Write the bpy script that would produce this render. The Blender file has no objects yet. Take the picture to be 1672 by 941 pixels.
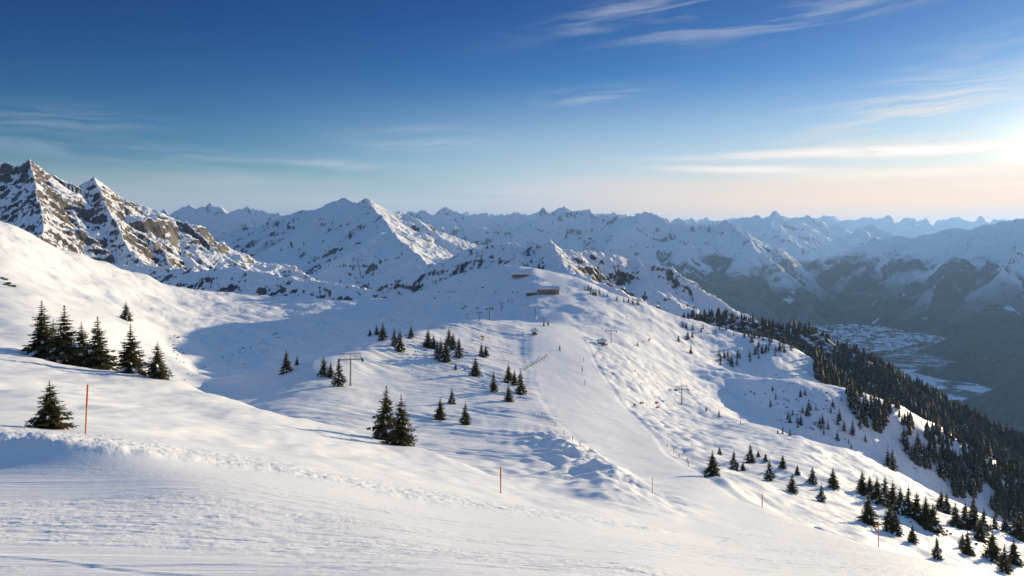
import bpy, bmesh, math, random
import numpy as np
from mathutils import Vector, Matrix
C = bpy.context.scene.collection
SC = bpy.context.scene
F, CX, HY = 1300.0, 836.0, 378.0            # focal length, centre and horizon of the photograph in its pixels

# ------------------------------------------------------------------ camera, sky, sun, exposure
cam = bpy.data.objects.new('camera', bpy.data.cameras.new('camera'))
C.objects.link(cam); SC.camera = cam
cam.location = (0, 0, 0); cam.rotation_euler = (math.radians(90), 0, 0)
cam.data.sensor_width = 36; cam.data.lens = F / 1672 * 36
cam.data.shift_y = (HY - 470.5) / 1672
cam.data.clip_start = 0.5; cam.data.clip_end = 150000
SUN_AZ, SUN_EL = 45.0, 7.0                  # degrees clockwise from the view axis (+Y), above the horizon
sd = Vector((math.sin(math.radians(SUN_AZ)) * math.cos(math.radians(SUN_EL)),
             math.cos(math.radians(SUN_AZ)) * math.cos(math.radians(SUN_EL)), math.sin(math.radians(SUN_EL))))
sl = bpy.data.lights.new('sun', 'SUN'); sl.energy = 4.4; sl.angle = math.radians(0.5); sl.color = (1.0, 0.81, 0.52)
so = bpy.data.objects.new('sun', sl); C.objects.link(so)
so.rotation_euler = sd.to_track_quat('Z', 'Y').to_euler()
SC.view_settings.view_transform = 'Standard'; SC.view_settings.look = 'None'
SC.view_settings.exposure = 0.8; SC.view_settings.gamma = 1.0
SC.render.engine = 'CYCLES'
SC.cycles.use_denoising = True
SC.cycles.max_bounces = 5; SC.cycles.diffuse_bounces = 3; SC.cycles.glossy_bounces = 1
SC.cycles.transmission_bounces = 1; SC.cycles.volume_bounces = 0; SC.cycles.transparent_max_bounces = 4

class NT:
    """tiny node-tree helper"""
    def __init__(s, tree): s.t = tree; s.n = tree.nodes; s.l = tree.links
    def node(s, typ, **kw):
        n = s.n.new(typ)
        for k, v in kw.items(): setattr(n, k, v)
        return n
    def put(s, sock, v):
        if v is None: return
        if isinstance(v, bpy.types.NodeSocket): s.l.new(v, sock)
        else: sock.default_value = v
    def math(s, op, a, b=None, c=None, clamp=False):
        n = s.node('ShaderNodeMath', operation=op, use_clamp=clamp)
        s.put(n.inputs[0], a); s.put(n.inputs[1], b); s.put(n.inputs[2], c)
        return n.outputs[0]
    def ramp(s, v, a, b, lo=0.0, hi=1.0):
        n = s.node('ShaderNodeMapRange', interpolation_type='SMOOTHSTEP')
        s.put(n.inputs[0], v); n.inputs[1].default_value = a; n.inputs[2].default_value = b
        n.inputs[3].default_value = lo; n.inputs[4].default_value = hi
        return n.outputs[0]
    def mix(s, f, a, b, blend='MIX'):
        n = s.node('ShaderNodeMix', data_type='RGBA', blend_type=blend)
        s.put(n.inputs[0], f); s.put(n.inputs[6], a); s.put(n.inputs[7], b)
        return n.outputs[2]
    def noise(s, vec, scale, detail=4, rough=0.55, dist=0.0):
        n = s.node('ShaderNodeTexNoise')
        s.put(n.inputs['Vector'], vec); n.inputs['Scale'].default_value = scale
        n.inputs['Detail'].default_value = detail; n.inputs['Roughness'].default_value = rough
        n.inputs['Distortion'].default_value = dist
        return n.outputs[0]
    def vmul(s, vec, sc, loc=(0, 0, 0), rot=(0, 0, 0)):
        n = s.node('ShaderNodeMapping')
        s.put(n.inputs[0], vec); n.inputs[1].default_value = loc; n.inputs[2].default_value = rot; n.inputs[3].default_value = sc
        return n.outputs[0]
    def comb(s, x, y, z=0.0):
        n = s.node('ShaderNodeCombineXYZ'); s.put(n.inputs[0], x); s.put(n.inputs[1], y); s.put(n.inputs[2], z)
        return n.outputs[0]

W = bpy.data.worlds.new('World'); SC.world = W; W.use_nodes = True
T = NT(W.node_tree); T.n.clear()
sky = T.node('ShaderNodeTexSky', sky_type='NISHITA'); sky.sun_disc = False
sky.sun_elevation = math.radians(SUN_EL); sky.sun_rotation = math.radians(SUN_AZ)
sky.altitude = 1900; sky.air_density = 1.0; sky.dust_density = 0.6; sky.ozone_density = 2.0
tc = T.node('ShaderNodeTexCoord')
sep = T.node('ShaderNodeSeparateXYZ'); T.l.new(tc.outputs['Generated'], sep.inputs[0])
DEG = 180 / math.pi
az = T.math('MULTIPLY', T.math('ARCTAN2', sep.outputs[0], sep.outputs[1]), DEG)
el = T.math('MULTIPLY', T.math('ARCSINE', sep.outputs[2]), DEG)
def azel(px, py):
    x = (px - CX) / F; z = (HY - py) / F
    return math.degrees(math.atan2(x, 1)), math.degrees(math.atan2(z, math.hypot(x, 1)))
hs = T.node('ShaderNodeHueSaturation'); T.l.new(sky.outputs[0], hs.inputs['Color'])
hs.inputs['Saturation'].default_value = 1.3; hs.inputs['Hue'].default_value = 0.5
gm = T.node('ShaderNodeGamma'); T.l.new(hs.outputs[0], gm.inputs[0]); gm.inputs[1].default_value = 1.25
sc_ = T.node('ShaderNodeVectorMath', operation='SCALE'); T.l.new(gm.outputs[0], sc_.inputs[0]); sc_.inputs['Scale'].default_value = 0.8
tintf = T.ramp(T.math('ADD', el, T.math('MULTIPLY', az, -0.06)), 0.5, 18)
tint = T.mix(tintf, (0.95, 1.0, 1.12, 1), (0.10, 0.45, 0.76, 1))
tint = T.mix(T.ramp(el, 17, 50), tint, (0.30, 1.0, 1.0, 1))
col = T.mix(1.0, sc_.outputs[0], tint, 'MULTIPLY')
away = T.ramp(T.math('ABSOLUTE', T.math('SUBTRACT', az, 48.0)), 60, 150)
col = T.mix(1.0, col, T.mix(away, (1, 1, 1, 1), (0.80, 0.85, 0.92, 1)), 'MULTIPLY')
col = T.mix(T.ramp(el, 17, 46), col, (1.3, 2.5, 4.7, 1))          # unseen overhead sky raised to an even blue, added fill for shaded snow
# glow of the low sun behind thin cloud
GA, GE = azel(1672, 250)
da = T.math('SUBTRACT', az, GA + 0.8); de = T.math('MULTIPLY', T.math('SUBTRACT', el, GE), 1.25)
r2 = T.math('ADD', T.math('MULTIPLY', da, da), T.math('MULTIPLY', de, de))
rr = T.math('SQRT', r2)
g1 = T.math('POWER', 2.718, T.math('MULTIPLY', rr, -1 / 1.05))
g2 = T.math('POWER', 2.718, T.math('MULTIPLY', rr, -1 / 9.0))
def add_col(base, fac, c):
    m = T.node('ShaderNodeVectorMath', operation='SCALE'); m.inputs[0].default_value = c; T.put(m.inputs['Scale'], fac)
    a = T.node('ShaderNodeVectorMath', operation='ADD'); T.put(a.inputs[0], base); T.l.new(m.outputs[0], a.inputs[1])
    return a.outputs[0]
SKYG = add_col(add_col(col, g1, (22, 18, 12)), g2, (1.5, 1.1, 0.7))
# thin cirrus
warp = T.noise(T.comb(T.math('MULTIPLY', az, 0.06), T.math('MULTIPLY', el, 0.16)), 1.0, 3)
el_w = T.math('ADD', el, T.math('MULTIPLY', T.math('SUBTRACT', warp, 0.5), 3.2))
el_t = T.math('ADD', el_w, T.math('MULTIPLY', az, -0.10))
str1 = T.noise(T.comb(T.math('MULTIPLY', az, 0.075), T.math('MULTIPLY', el_t, 0.95)), 1.0, 7, 0.58, 0.4)
str2 = T.noise(T.comb(T.math('MULTIPLY', az, 0.14), T.math('MULTIPLY', el_w, 1.7), 4.3), 1.0, 6, 0.6, 0.3)
def spot(px, py, wx, wy, tilt=0.0):
    a, e = azel(px, py)
    dx = T.math('DIVIDE', T.math('SUBTRACT', az, a), wx)
    dy = T.math('DIVIDE', T.math('SUBTRACT', T.math('SUBTRACT', el_w if wy > 1 else el_s, e), T.math('MULTIPLY', T.math('SUBTRACT', az, a), tilt)), wy)
    return T.math('POWER', 2.718, T.math('MULTIPLY', T.math('ADD', T.math('MULTIPLY', dx, dx), T.math('MULTIPLY', dy, dy)), -1.0))
el_s = T.math('ADD', el, T.math('MULTIPLY', T.math('SUBTRACT', T.noise(T.comb(T.math('MULTIPLY', az, 0.11), T.math('MULTIPLY', el, 0.4), 7.7), 1.0, 5), 0.5), 0.5))
def addm(*a):
    r = a[0]
    for b in a[1:]: r = T.math('ADD', r, b)
    return r
wisp = addm(T.math('MULTIPLY', spot(1290, 8, 11, 1.6, 0.10), 1.0), T.math('MULTIPLY', spot(1000, 25, 6, 1.1, 0.16), 0.55),
            T.math('MULTIPLY', spot(1540, 185, 8, 2.2, 0.10), 1.5), T.math('MULTIPLY', spot(1600, 115, 8, 1.8, 0.22), 0.55))
wisp = T.math('MULTIPLY', wisp, T.ramp(str1, 0.42, 0.72))
faint = addm(spot(200, 247, 8, 0.55, -0.03), spot(560, 270, 5, 0.35, -0.05), T.math('MULTIPLY', spot(690, 230, 4.5, 0.9, -0.02), 0.9),
             T.math('MULTIPLY', spot(960, 157, 4, 0.5, 0.09), 0.8), T.math('MULTIPLY', spot(90, 195, 6, 0.9), 0.5), T.math('MULTIPLY', spot(330, 292, 7, 0.5), 0.5))
faint = T.math('MULTIPLY', faint, T.ramp(str2, 0.36, 0.66))
bands = addm(T.math('MULTIPLY', spot(1400, 248, 9.0, 0.26, 0.012), 1.2), T.math('MULTIPLY', spot(1560, 243, 6, 0.30, 0.02), 0.9),
             T.math('MULTIPLY', spot(1215, 277, 4.6, 0.20, -0.035), 1.3), T.math('MULTIPLY', spot(1480, 283, 7, 0.42, 0.02), 0.8))
bands = T.math('MULTIPLY', bands, T.ramp(str2, 0.22, 0.5))
low = T.math('MULTIPLY', T.math('MULTIPLY', T.ramp(az, -22, 20), T.ramp(el, 4.6, 2.2)), T.ramp(T.noise(T.comb(T.math('MULTIPLY', az, 0.05), T.math('MULTIPLY', el_s, 1.5), 2.0), 1.0, 5, 0.6), 0.34, 0.66))
lowl = T.math('MAXIMUM', T.math('MULTIPLY', T.ramp(el, 5.4, 0.4), 0.9), T.math('MULTIPLY', T.math('MULTIPLY', T.ramp(el, 11.5, 0.4), T.ramp(az, -24, 8)), 0.75))
side = T.ramp(az, -10, 30)
ccol = T.mix(side, (6.8, 7.3, 8.2, 1), (8.6, 7.9, 7.2, 1))
ccol = add_col(ccol, g2, (2.6, 1.9, 0.9))
mask = addm(T.math('MULTIPLY', wisp, 0.52), T.math('MULTIPLY', faint, 0.38), T.math('MULTIPLY', bands, 1.0), T.math('MULTIPLY', low, 0.9), lowl)
mask = T.math('MINIMUM', mask, 0.92)
mask = T.math('MULTIPLY', mask, T.ramp(el, -1.0, 0.4))
skyc = T.mix(mask, SKYG, ccol)
skyc = add_col(skyc, T.math('MULTIPLY', bands, 0.9), (2.6, 2.2, 1.7))
warm = T.math('MULTIPLY', T.math('MULTIPLY', T.ramp(az, -8, 26), T.ramp(el, 5.0, 0.6)), 0.92)
skyc = T.mix(warm, skyc, (15.5, 9.2, 4.0, 1))
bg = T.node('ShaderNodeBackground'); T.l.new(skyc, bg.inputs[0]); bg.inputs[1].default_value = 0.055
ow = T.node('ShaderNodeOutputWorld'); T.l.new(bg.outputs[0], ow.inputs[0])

# ------------------------------------------------------------------ numeric helpers
def hash2(ix, iy, seed):
    h = (ix.astype(np.int64) * 374761393 + iy.astype(np.int64) * 668265263 + seed * 1442695041) & 0xffffffff
    h = ((h ^ (h >> 13)) * 1274126177) & 0xffffffff
    return ((h ^ (h >> 16)) & 0xffffff).astype(np.float64) / 0xffffff
def vnoise(x, y, seed=0):
    ix = np.floor(x); iy = np.floor(y); fx = x - ix; fy = y - iy
    ux = fx * fx * fx * (fx * (fx * 6 - 15) + 10); uy = fy * fy * fy * (fy * (fy * 6 - 15) + 10)
    a = hash2(ix, iy, seed); b = hash2(ix + 1, iy, seed); c = hash2(ix, iy + 1, seed); d = hash2(ix + 1, iy + 1, seed)
    return (a + (b - a) * ux + (c - a) * uy + (a - b - c + d) * ux * uy) * 2 - 1
def fbm(x, y, oct=4, seed=0, gain=0.5, ridged=False):
    s = 0; a = 1.0; t = 0
    for o in range(oct):
        n = vnoise(x, y, seed + o * 17)
        s = s + a * ((1 - 2 * np.abs(n)) if ridged else n); t += a
        x, y = (0.8 * x - 0.6 * y) * 2.03 + 11.3, (0.6 * x + 0.8 * y) * 2.03 + 5.7
        a *= gain
    return s / t
def pchip(x, y, xs):
    h = np.diff(x); dl = np.diff(y) / h
    m = np.zeros_like(y)
    w1 = 2 * h[1:] + h[:-1]; w2 = h[1:] + 2 * h[:-1]
    ok = dl[1:] * dl[:-1] > 0
    with np.errstate(divide='ignore', invalid='ignore'):
        m[1:-1] = np.where(ok, (w1 + w2) / (w1 / dl[:-1] + w2 / dl[1:]), 0)
    m[0] = dl[0]; m[-1] = dl[-1]
    i = np.clip(np.searchsorted(x, xs) - 1, 0, len(x) - 2)
    t = np.clip((xs - x[i]) / h[i], 0, 1)
    return ((1 + 2 * t) * (1 - t) ** 2 * y[i] + t * (1 - t) ** 2 * h[i] * m[i] + t * t * (3 - 2 * t) * y[i + 1] + t * t * (t - 1) * h[i] * m[i + 1])
def sstep(a, b, x):
    t = np.clip((x - a) / (b - a), 0, 1); return t * t * (3 - 2 * t)
def grid_mesh(name, X, Y, Z, mats, attrs=None, keep=None):
    """X, Y, Z: arrays (rows, cols) -> one mesh object"""
    R_, K_ = X.shape
    me = bpy.data.meshes.new(name)
    co = np.stack([X, Y, Z], -1).reshape(-1, 3).astype(np.float32)
    idx = np.arange(R_ * K_).reshape(R_, K_)
    q = np.stack([idx[:-1, :-1], idx[:-1, 1:], idx[1:, 1:], idx[1:, :-1]], -1).reshape(-1, 4)
    if keep is not None:
        kq = (keep[:-1, :-1] | keep[:-1, 1:] | keep[1:, 1:] | keep[1:, :-1]).reshape(-1)
        q = q[kq]
        used = np.zeros(len(co), bool); used[q.reshape(-1)] = True
        remap = np.cumsum(used) - 1
        q = remap[q]; co = co[used]
    else: used = None
    me.vertices.add(len(co)); me.vertices.foreach_set('co', co.reshape(-1))
    me.loops.add(q.size); me.loops.foreach_set('vertex_index', q.reshape(-1).astype(np.int32))
    me.polygons.add(len(q))
    me.polygons.foreach_set('loop_start', np.arange(0, q.size, 4, dtype=np.int32))
    me.polygons.foreach_set('use_smooth', np.ones(len(q), bool))
    for m in mats: me.materials.append(m)
    for k, v in (attrs or {}).items():
        v = v.reshape(-1)
        if used is not None: v = v[used]
        a = me.attributes.new(k, 'FLOAT', 'POINT'); a.data.foreach_set('value', v.astype(np.float32))
    me.update(calc_edges=True)
    o = bpy.data.objects.new(name, me); C.objects.link(o)
    return o
def structure(o):
    o['kind'] = 'structure'; return o

# ------------------------------------------------------------------ materials
def mat(name):
    m = bpy.data.materials.new(name); m.use_nodes = True
    t = NT(m.node_tree); t.n.clear()
    out = t.node('ShaderNodeOutputMaterial'); p = t.node('ShaderNodeBsdfPrincipled')
    t.l.new(p.outputs[0], out.inputs[0]); p.inputs['Roughness'].default_value = 0.7
    p.inputs['Specular IOR Level'].default_value = 0.2
    return m, t, p
def plain(name, c, rough=0.6, metal=0.0, var=0.25, scale=3.0):
    m, t, p = mat(name)
    g = t.node('ShaderNodeTexCoord')
    n = t.noise(g.outputs['Object'], scale, 4)
    a = tuple(min(1, x * (1 - var)) for x in c) + (1,); b = tuple(min(1, x * (1 + var)) for x in c) + (1,)
    t.put(p.inputs['Base Color'], t.mix(n, a, b)); p.inputs['Roughness'].default_value = rough; p.inputs['Metallic'].default_value = metal
    return m
def bump(t, p, hs):
    """hs: list of (height socket, distance)"""
    prev = None
    for h, d in hs:
        b = t.node('ShaderNodeBump'); b.inputs['Strength'].default_value = 1.0
        t.put(b.inputs['Distance'], d); t.l.new(h, b.inputs['Height'])
        if prev is not None: t.l.new(prev, b.inputs['Normal'])
        prev = b.outputs[0]
    t.l.new(prev, p.inputs['Normal'])
SNOW = (0.86, 0.87, 0.885, 1)
def near_snow():
    m, t, p = mat('snow_slope')
    g = t.node('ShaderNodeNewGeometry'); pos = g.outputs['Position']
    at = lambda n: t.node('ShaderNodeAttribute', attribute_name=n).outputs['Fac']
    pis, rough, far, trk = at('piste'), at('rough'), at('stones'), at('tracked')
    grain = t.noise(pos, 5.0, 5, 0.65)
    clod = t.noise(pos, 1.4, 5, 0.62, 0.3)
    soft = t.noise(pos, 0.16, 3, 0.5)
    # groomed ribs and skid marks, long along the fall line of the piste
    flow = t.noise(t.vmul(pos, (0.035, 0.9, 0.3), rot=(0, 0, math.radians(-24))), 1.0, 6, 0.62, 0.25)
    fine = t.noise(t.vmul(pos, (0.25, 5.0, 1.0), rot=(0, 0, math.radians(-24))), 1.0, 4, 0.6)
    patch = t.ramp(t.noise(t.vmul(pos, (0.05, 0.16, 0.1), rot=(0, 0, math.radians(-20))), 1.0, 4), 0.5, 0.62)
    swirl = t.noise(t.vmul(pos, (0.045, 0.55, 0.3), rot=(0, 0, math.radians(14))), 1.0, 6, 0.6, 0.9)
    nopis = t.math('SUBTRACT', 1.0, pis)
    d_grain = t.math('MULTIPLY', 0.026, t.math('ADD', 0.35, t.math('ADD', rough, t.math('MULTIPLY', t.math('MULTIPLY', patch, pis), 1.4))))
    d_clod = t.math('MULTIPLY', 0.13, t.math('ADD', rough, t.math('MULTIPLY', t.math('ADD', t.math('MULTIPLY', patch, 0.75), 0.16), pis)))
    d_flow = t.math('MULTIPLY', pis, 0.15); d_fine = t.math('MULTIPLY', pis, 0.040)
    bump(t, p, [(grain, d_grain), (clod, d_clod), (flow, d_flow), (swirl, t.math('MULTIPLY', trk, 0.55)), (fine, d_fine), (soft, t.math('MULTIPLY', nopis, 0.12))])
    tint = t.mix(t.noise(pos, 0.05, 3), (0.83, 0.84, 0.865, 1), (0.89, 0.89, 0.895, 1))
    tint = t.mix(t.math('MULTIPLY', t.math('MULTIPLY', pis, patch), 0.12), tint, (0.72, 0.76, 0.82, 1))
    st = t.ramp(t.noise(pos, 0.16, 7, 0.72), 0.60, 0.64)
    tint = t.mix(t.math('MULTIPLY', st, far), tint, (0.10, 0.085, 0.07, 1))
    t.put(p.inputs['Base Color'], tint); p.inputs['Roughness'].default_value = 0.55
    return m
def alpine(name, rock_lo, rock_hi, scale, treeline=None, rockc=((0.10, 0.092, 0.085, 1), (0.26, 0.225, 0.19, 1)), tree_f=0.010, bd=1.0, gap=0.0, chute=0.30):
    """snow on the flats, rock on the steeps, dark forest under the tree line"""
    m, t, p = mat(name)
    g = t.node('ShaderNodeNewGeometry'); pos = g.outputs['Position']
    s = t.node('ShaderNodeSeparateXYZ'); t.l.new(g.outputs['Normal'], s.inputs[0])
    sp = t.node('ShaderNodeSeparateXYZ'); t.l.new(pos, sp.inputs[0])
    n1 = t.noise(pos, scale, 7, 0.68, 0.4); n2 = t.noise(pos, scale * 5, 5, 0.65)
    nz = t.math('ADD', s.outputs[2], t.math('ADD', t.math('MULTIPLY', t.math('SUBTRACT', n1, 0.5), 0.75), t.math('MULTIPLY', t.math('SUBTRACT', n2, 0.5), 0.42)))
    rock = t.ramp(nz, rock_hi, rock_lo)
    rc = t.mix(t.ramp(t.noise(pos, scale * 2.2, 6, 0.7), 0.3, 0.72), rockc[0], rockc[1])
    base = t.mix(rock, SNOW, rc)
    if treeline is not None:
        zz = t.math('ADD', sp.outputs[2], t.math('MULTIPLY', t.math('SUBTRACT', t.noise(pos, scale * 0.7, 6, 0.66), 0.5), treeline[1]))
        fo = t.ramp(zz, treeline[0] + 40, treeline[0] - 60)
        clr = t.ramp(t.noise(t.vmul(pos, (1, 1, 0.25)), scale * 1.6, 6, 0.7, 0.6), 0.60 - gap, 0.66 - gap)
        ch = t.node('ShaderNodeAttribute', attribute_name='chute').outputs['Fac']
        chv = t.math('ADD', ch, t.math('MULTIPLY', t.math('SUBTRACT', n1, 0.5), 0.9))
        upper = t.ramp(zz, treeline[0] - 420, treeline[0] + 20)
        clr = t.math('MAXIMUM', clr, t.math('MULTIPLY', t.ramp(chv, chute, chute - 0.22), t.math('ADD', 0.12, upper), clamp=True))
        fo = t.math('MULTIPLY', fo, t.math('SUBTRACT', 1.0, clr))
        tn = t.noise(pos, tree_f * 10, 3, 0.7)
        fc = t.mix(t.ramp(tn, 0.35, 0.7), (0.014, 0.026, 0.024, 1), (0.046, 0.060, 0.056, 1))
        fc = t.mix(t.ramp(tn, 0.66, 0.78, 0, 0.35), fc, (0.5, 0.5, 0.5, 1))
        base = t.mix(fo, base, fc)
        bump(t, p, [(n1, 9.0 * bd), (n2, 2.5 * bd), (tn, t.math('MULTIPLY', fo, 16.0))])
    else:
        bump(t, p, [(n1, t.math('MULTIPLY', t.math('ADD', 0.15, rock), 9.0 * bd)), (n2, t.math('MULTIPLY', t.math('ADD', 0.25, rock), 3.0 * bd))])
    t.put(p.inputs['Base Color'], base); p.inputs['Roughness'].default_value = 0.8
    return m
M_snow = near_snow()
M_needle = plain('spruce_needles', (0.105, 0.095, 0.036), 0.75, var=0.45, scale=1.2)
M_needle_far = plain('spruce_needles_far', (0.070, 0.070, 0.036), 0.8, var=0.45, scale=0.6)
for m_ in (M_needle, M_needle_far):
    t = NT(m_.node_tree); p_ = [n for n in t.n if n.type == 'BSDF_PRINCIPLED'][0]; out_n = [n for n in t.n if n.type == 'OUTPUT_MATERIAL'][0]
    src = p_.inputs['Base Color'].links[0].from_socket
    tl = t.node('ShaderNodeBsdfTranslucent'); t.l.new(src, tl.inputs[0]); mx = t.node('ShaderNodeMixShader'); mx.inputs[0].default_value = 0.42
    t.l.new(p_.outputs[0], mx.inputs[1]); t.l.new(tl.outputs[0], mx.inputs[2]); t.l.new(mx.outputs[0], out_n.inputs[0])
M_bark = plain('bark', (0.09, 0.062, 0.042), 0.9)
M_tsnow = plain('clinging_snow', (0.80, 0.82, 0.85), 0.6, var=0.05)

# ------------------------------------------------------------------ near and middle ground: one lofted snow sheet (rows follow banks, crests and hollows)
COLS = {
 -260: [(9,1075),(14,936),(22,842),(33,755),(34.8,700),(44,682),(62,655),(110,590),(168,545),(182,548),(215,540),(270,520),(330,488),(380,458),(420,437),(455,421),(490,407),(530,390),(570,372),(600,360),(640,342),(670,328),(700,318),(760,345),(1100,520)],
 0: [(9,1080),(14,941),(22,848),(33,761),(34.8,708),(44,695),(62,672),(110,612),(168,566),(182,572),(215,566),(270,552),(330,522),(380,495),(420,475),(455,460),(490,447),(530,430),(570,412),(600,400),(640,384),(670,370),(700,361),(760,390),(1100,560)],
 100: [(9,1080),(14,941),(22,850),(33,762),(34.9,716),(44,703),(62,678),(110,630),(167,593),(182,604),(215,598),(270,575),(330,545),(420,515),(490,497),(545,480),(590,468),(640,452),(680,438),(715,428),(750,415),(780,407),(805,403),(860,430),(1120,600)],
 200: [(9,1080),(14,941),(22,852),(33,764),(35.3,731),(44,712),(65,690),(110,648),(163,607),(182,622),(230,620),(330,600),(430,563),(520,530),(590,513),(650,499),(700,486),(745,473),(780,463),(810,455),(840,446),(865,440),(890,433),(940,465),(1150,620)],
 280: [(9,1080),(14,941),(22,855),(33,766),(36.6,745),(46,722),(68,700),(110,663),(155,622),(175,645),(240,640),(400,612),(470,604),(520,597),(560,585),(600,570),(640,557),(690,541),(740,525),(800,507),(860,490),(920,474),(980,459),(1030,490),(1180,640)],
 350: [(9,1080),(14,941),(22,858),(34,772),(39,755),(47,735),(70,712),(105,680),(147,641),(175,672),(260,668),(300,656),(330,643),(355,630),(380,622),(440,655),(600,590),(680,552),(730,536),(800,517),(880,502),(960,489),(1050,477),(1090,505),(1190,640)],
 430: [(9,1083),(14,941),(22.5,861),(34.5,783),(40.5,765),(48.5,747),(71,724),(105,692),(143,665),(168,690),(215,682),(250,664),(290,645),(325,622),(355,603),(420,635),(620,604),(690,575),(760,550),(830,528),(910,510),(1000,492),(1070,479.5),(1105,507),(1190,640)],
 500: [(9,1085),(14,941),(23,865),(35,795),(42,774),(50,758),(72,735),(105,710),(138,690),(165,706),(195,694),(220,678),(260,648),(300,620),(340,591),(400,618),(610,590),(700,568),(780,545),(860,523),(940,504),(1010,491),(1060,481),(1100,510),(1195,650)],
 640: [(9,1090),(14,941),(23,875),(35,825),(43,805),(52,790),(75,765),(103,740),(132,719),(160,735),(195,722),(225,700),(280,655),(350,605),(425,541),(500,572),(740,540),(800,527),(860,517),(920,507),(960,501),(990,495),(1020,486),(1070,520),(1200,680)],
 700: [(9,1090),(14,941),(24,882),(36,835),(44,815),(54,798),(75,776),(98,754),(120,738),(145,750),(175,740),(212,716),(280,662),(380,590),(490,530),(540,550),(710,527),(780,513),(840,502),(890,491),(930,481),(960,472),(990,458),(1050,495),(1200,660)],
 760: [(9,1095),(14,941),(24,890),(36,845),(44,825),(55,808),(75,788),(92,770),(108,757),(130,765),(160,757),(200,732),(290,655),(420,570),(560,521),(600,534),(705,520),(770,508),(830,494),(880,479),(920,465),(950,448),(980,435),(1040,470),(1200,640)],
 800: [(9,1096),(14.5,941),(24,894),(36,852),(44,833),(56,815),(75,798),(91,782),(108,767),(128,774),(155,764),(200,735),(290,662),(425,578),(575,522),(605,529),(690,518),(760,505),(815,489),(860,473),(900,457),(930,438),(960,423),(1030,460),(1200,640)],
 842: [(9,1099),(15,941),(24,898),(36,857),(45,839),(58,822),(75,806),(90,791),(108,776),(126,782),(152,771),(200,737),(290,667),(428,588),(583,523),(611,525),(655,516),(705,501),(750,483),(800,465),(855,449),(905,437),(950,429),(1015,465),(1200,640)],
 870: [(9,1100),(15,941),(24,900),(36,860),(45,842),(58,826),(75,810),(90,795),(108,780),(125,786),(150,774),(200,738),(290,668),(430,592),(590,524),(615,525),(650,515),(690,501),(730,484),(780,467),(840,452),(890,443),(935,434),(1010,465),(1200,640)],
 950: [(9,1105),(16,941),(25,905),(37,868),(47,852),(60,838),(78,820),(95,800),(115,780),(130,785),(155,772),(200,745),(290,685),(430,600),(590,534),(620,524),(660,510),(700,496),(775,483),(835,470),(880,459),(908,452),(932,448),(1000,480),(1200,640)],
 1050:[(9,1110),(18,941),(27,905),(40,880),(50,868),(62,856),(78,840),(90,826),(103,812),(120,815),(145,799),(190,767),(280,712),(420,640),(580,565),(610,552),(645,540),(680,528),(710,519),(740,510),(765,503),(785,499),(805,496),(880,530),(1200,680)],
 1110:[(9,1115),(20,941),(29,912),(45,884),(56,873),(66,864),(76,852),(86,842),(98,830),(115,818),(145,796),(190,766),(280,720),(420,676),(540,640),(580,615),(620,596),(660,577),(700,559),(735,543),(765,530),(790,522),(815,516),(880,545),(1200,700)],
 1200: [(9,1115),(24,941),(34,915),(52,890),(70,872),(90,856),(110,842),(125,830),(140,820),(165,804),(190,786),(220,768),(290,728),(370,696),(430,678),(465,682),(520,668),(570,643),(612,608),(660,625),(720,590),(780,556),(830,538),(900,570),(1200,740)],
 1320: [(9,1120),(28,941),(40,918),(60,895),(78,880),(92,871),(102,865),(110,860),(117,856),(135,862),(160,843),(195,808),(250,768),(305,732),(345,712),(400,748),(465,714),(502,662),(545,613),(600,637),(690,605),(740,580),(775,562),(840,605),(1200,800)],
 1435: [(9,1130),(32,941),(45,920),(60,905),(68,900),(73,897),(76,895),(79,894),(81,893),(98,905),(140,885),(190,852),(250,812),(305,775),(348,757),(410,805),(468,762),(506,705),(552,640),(600,678),(700,692),(740,690),(780,692),(850,730),(1200,860)],
 1560: [(9,1140),(36,949),(44,938),(50,932),(53,929),(55,927),(57,926),(58,925.5),(60,925),(80,950),(140,930),(190,893),(230,862),(275,832),(308,816),(390,872),(480,822),(512,760),(545,700),(600,742),(700,748),(740,750),(780,754),(860,790),(1200,920)],
 1672: [(9,1150),(40,968),(44,962),(47,958),(49,956),(50,955.5),(51,955),(52,954.5),(53,954),(75,985),(145,960),(190,925),(220,900),(252,880),(280,866),(360,928),(470,872),(505,825),(540,772),(600,815),(700,820),(740,822),(780,825),(860,860),(1200,980)],
 1960: [(9,1160),(44,1010),(48,1006),(51,1003),(53,1001),(54,1000),(55,999),(56,998),(57,997),(80,1040),(150,1020),(195,985),(225,965),(255,948),(280,940),(360,1003),(470,957),(505,910),(540,862),(600,900),(700,910),(740,912),(780,915),(860,950),(1200,1080)],
}
pxs = np.array(sorted(COLS), float)
HOLL = {9: 10, 10: 6, 15: 8, 19: 12}
tabD = np.log(np.array([[d for d, _ in COLS[int(p)]] for p in pxs])); tabP = np.array([[y for _, y in COLS[int(p)]] for p in pxs], float)
NK, NR = 1660, 1000
for r_, a_ in HOLL.items():
    for c_ in range(len(pxs)):
        hid = (tabP[c_, r_] > tabP[c_, r_ - 1]) if r_ != 10 else (tabP[c_, 9] > tabP[c_, 8])
        if hid: tabP[c_, r_] += a_
kpx = np.linspace(-760, 1930, NK)
LD = np.linspace(math.log(9.2), math.log(1190), NR)
PY = np.zeros((NR, NK)); RHO = np.zeros((NR, NK))
cD = np.stack([pchip(pxs, tabD[:, r], kpx) for r in range(25)], 1); cP = np.stack([pchip(pxs, tabP[:, r], kpx) for r in range(25)], 1)
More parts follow.
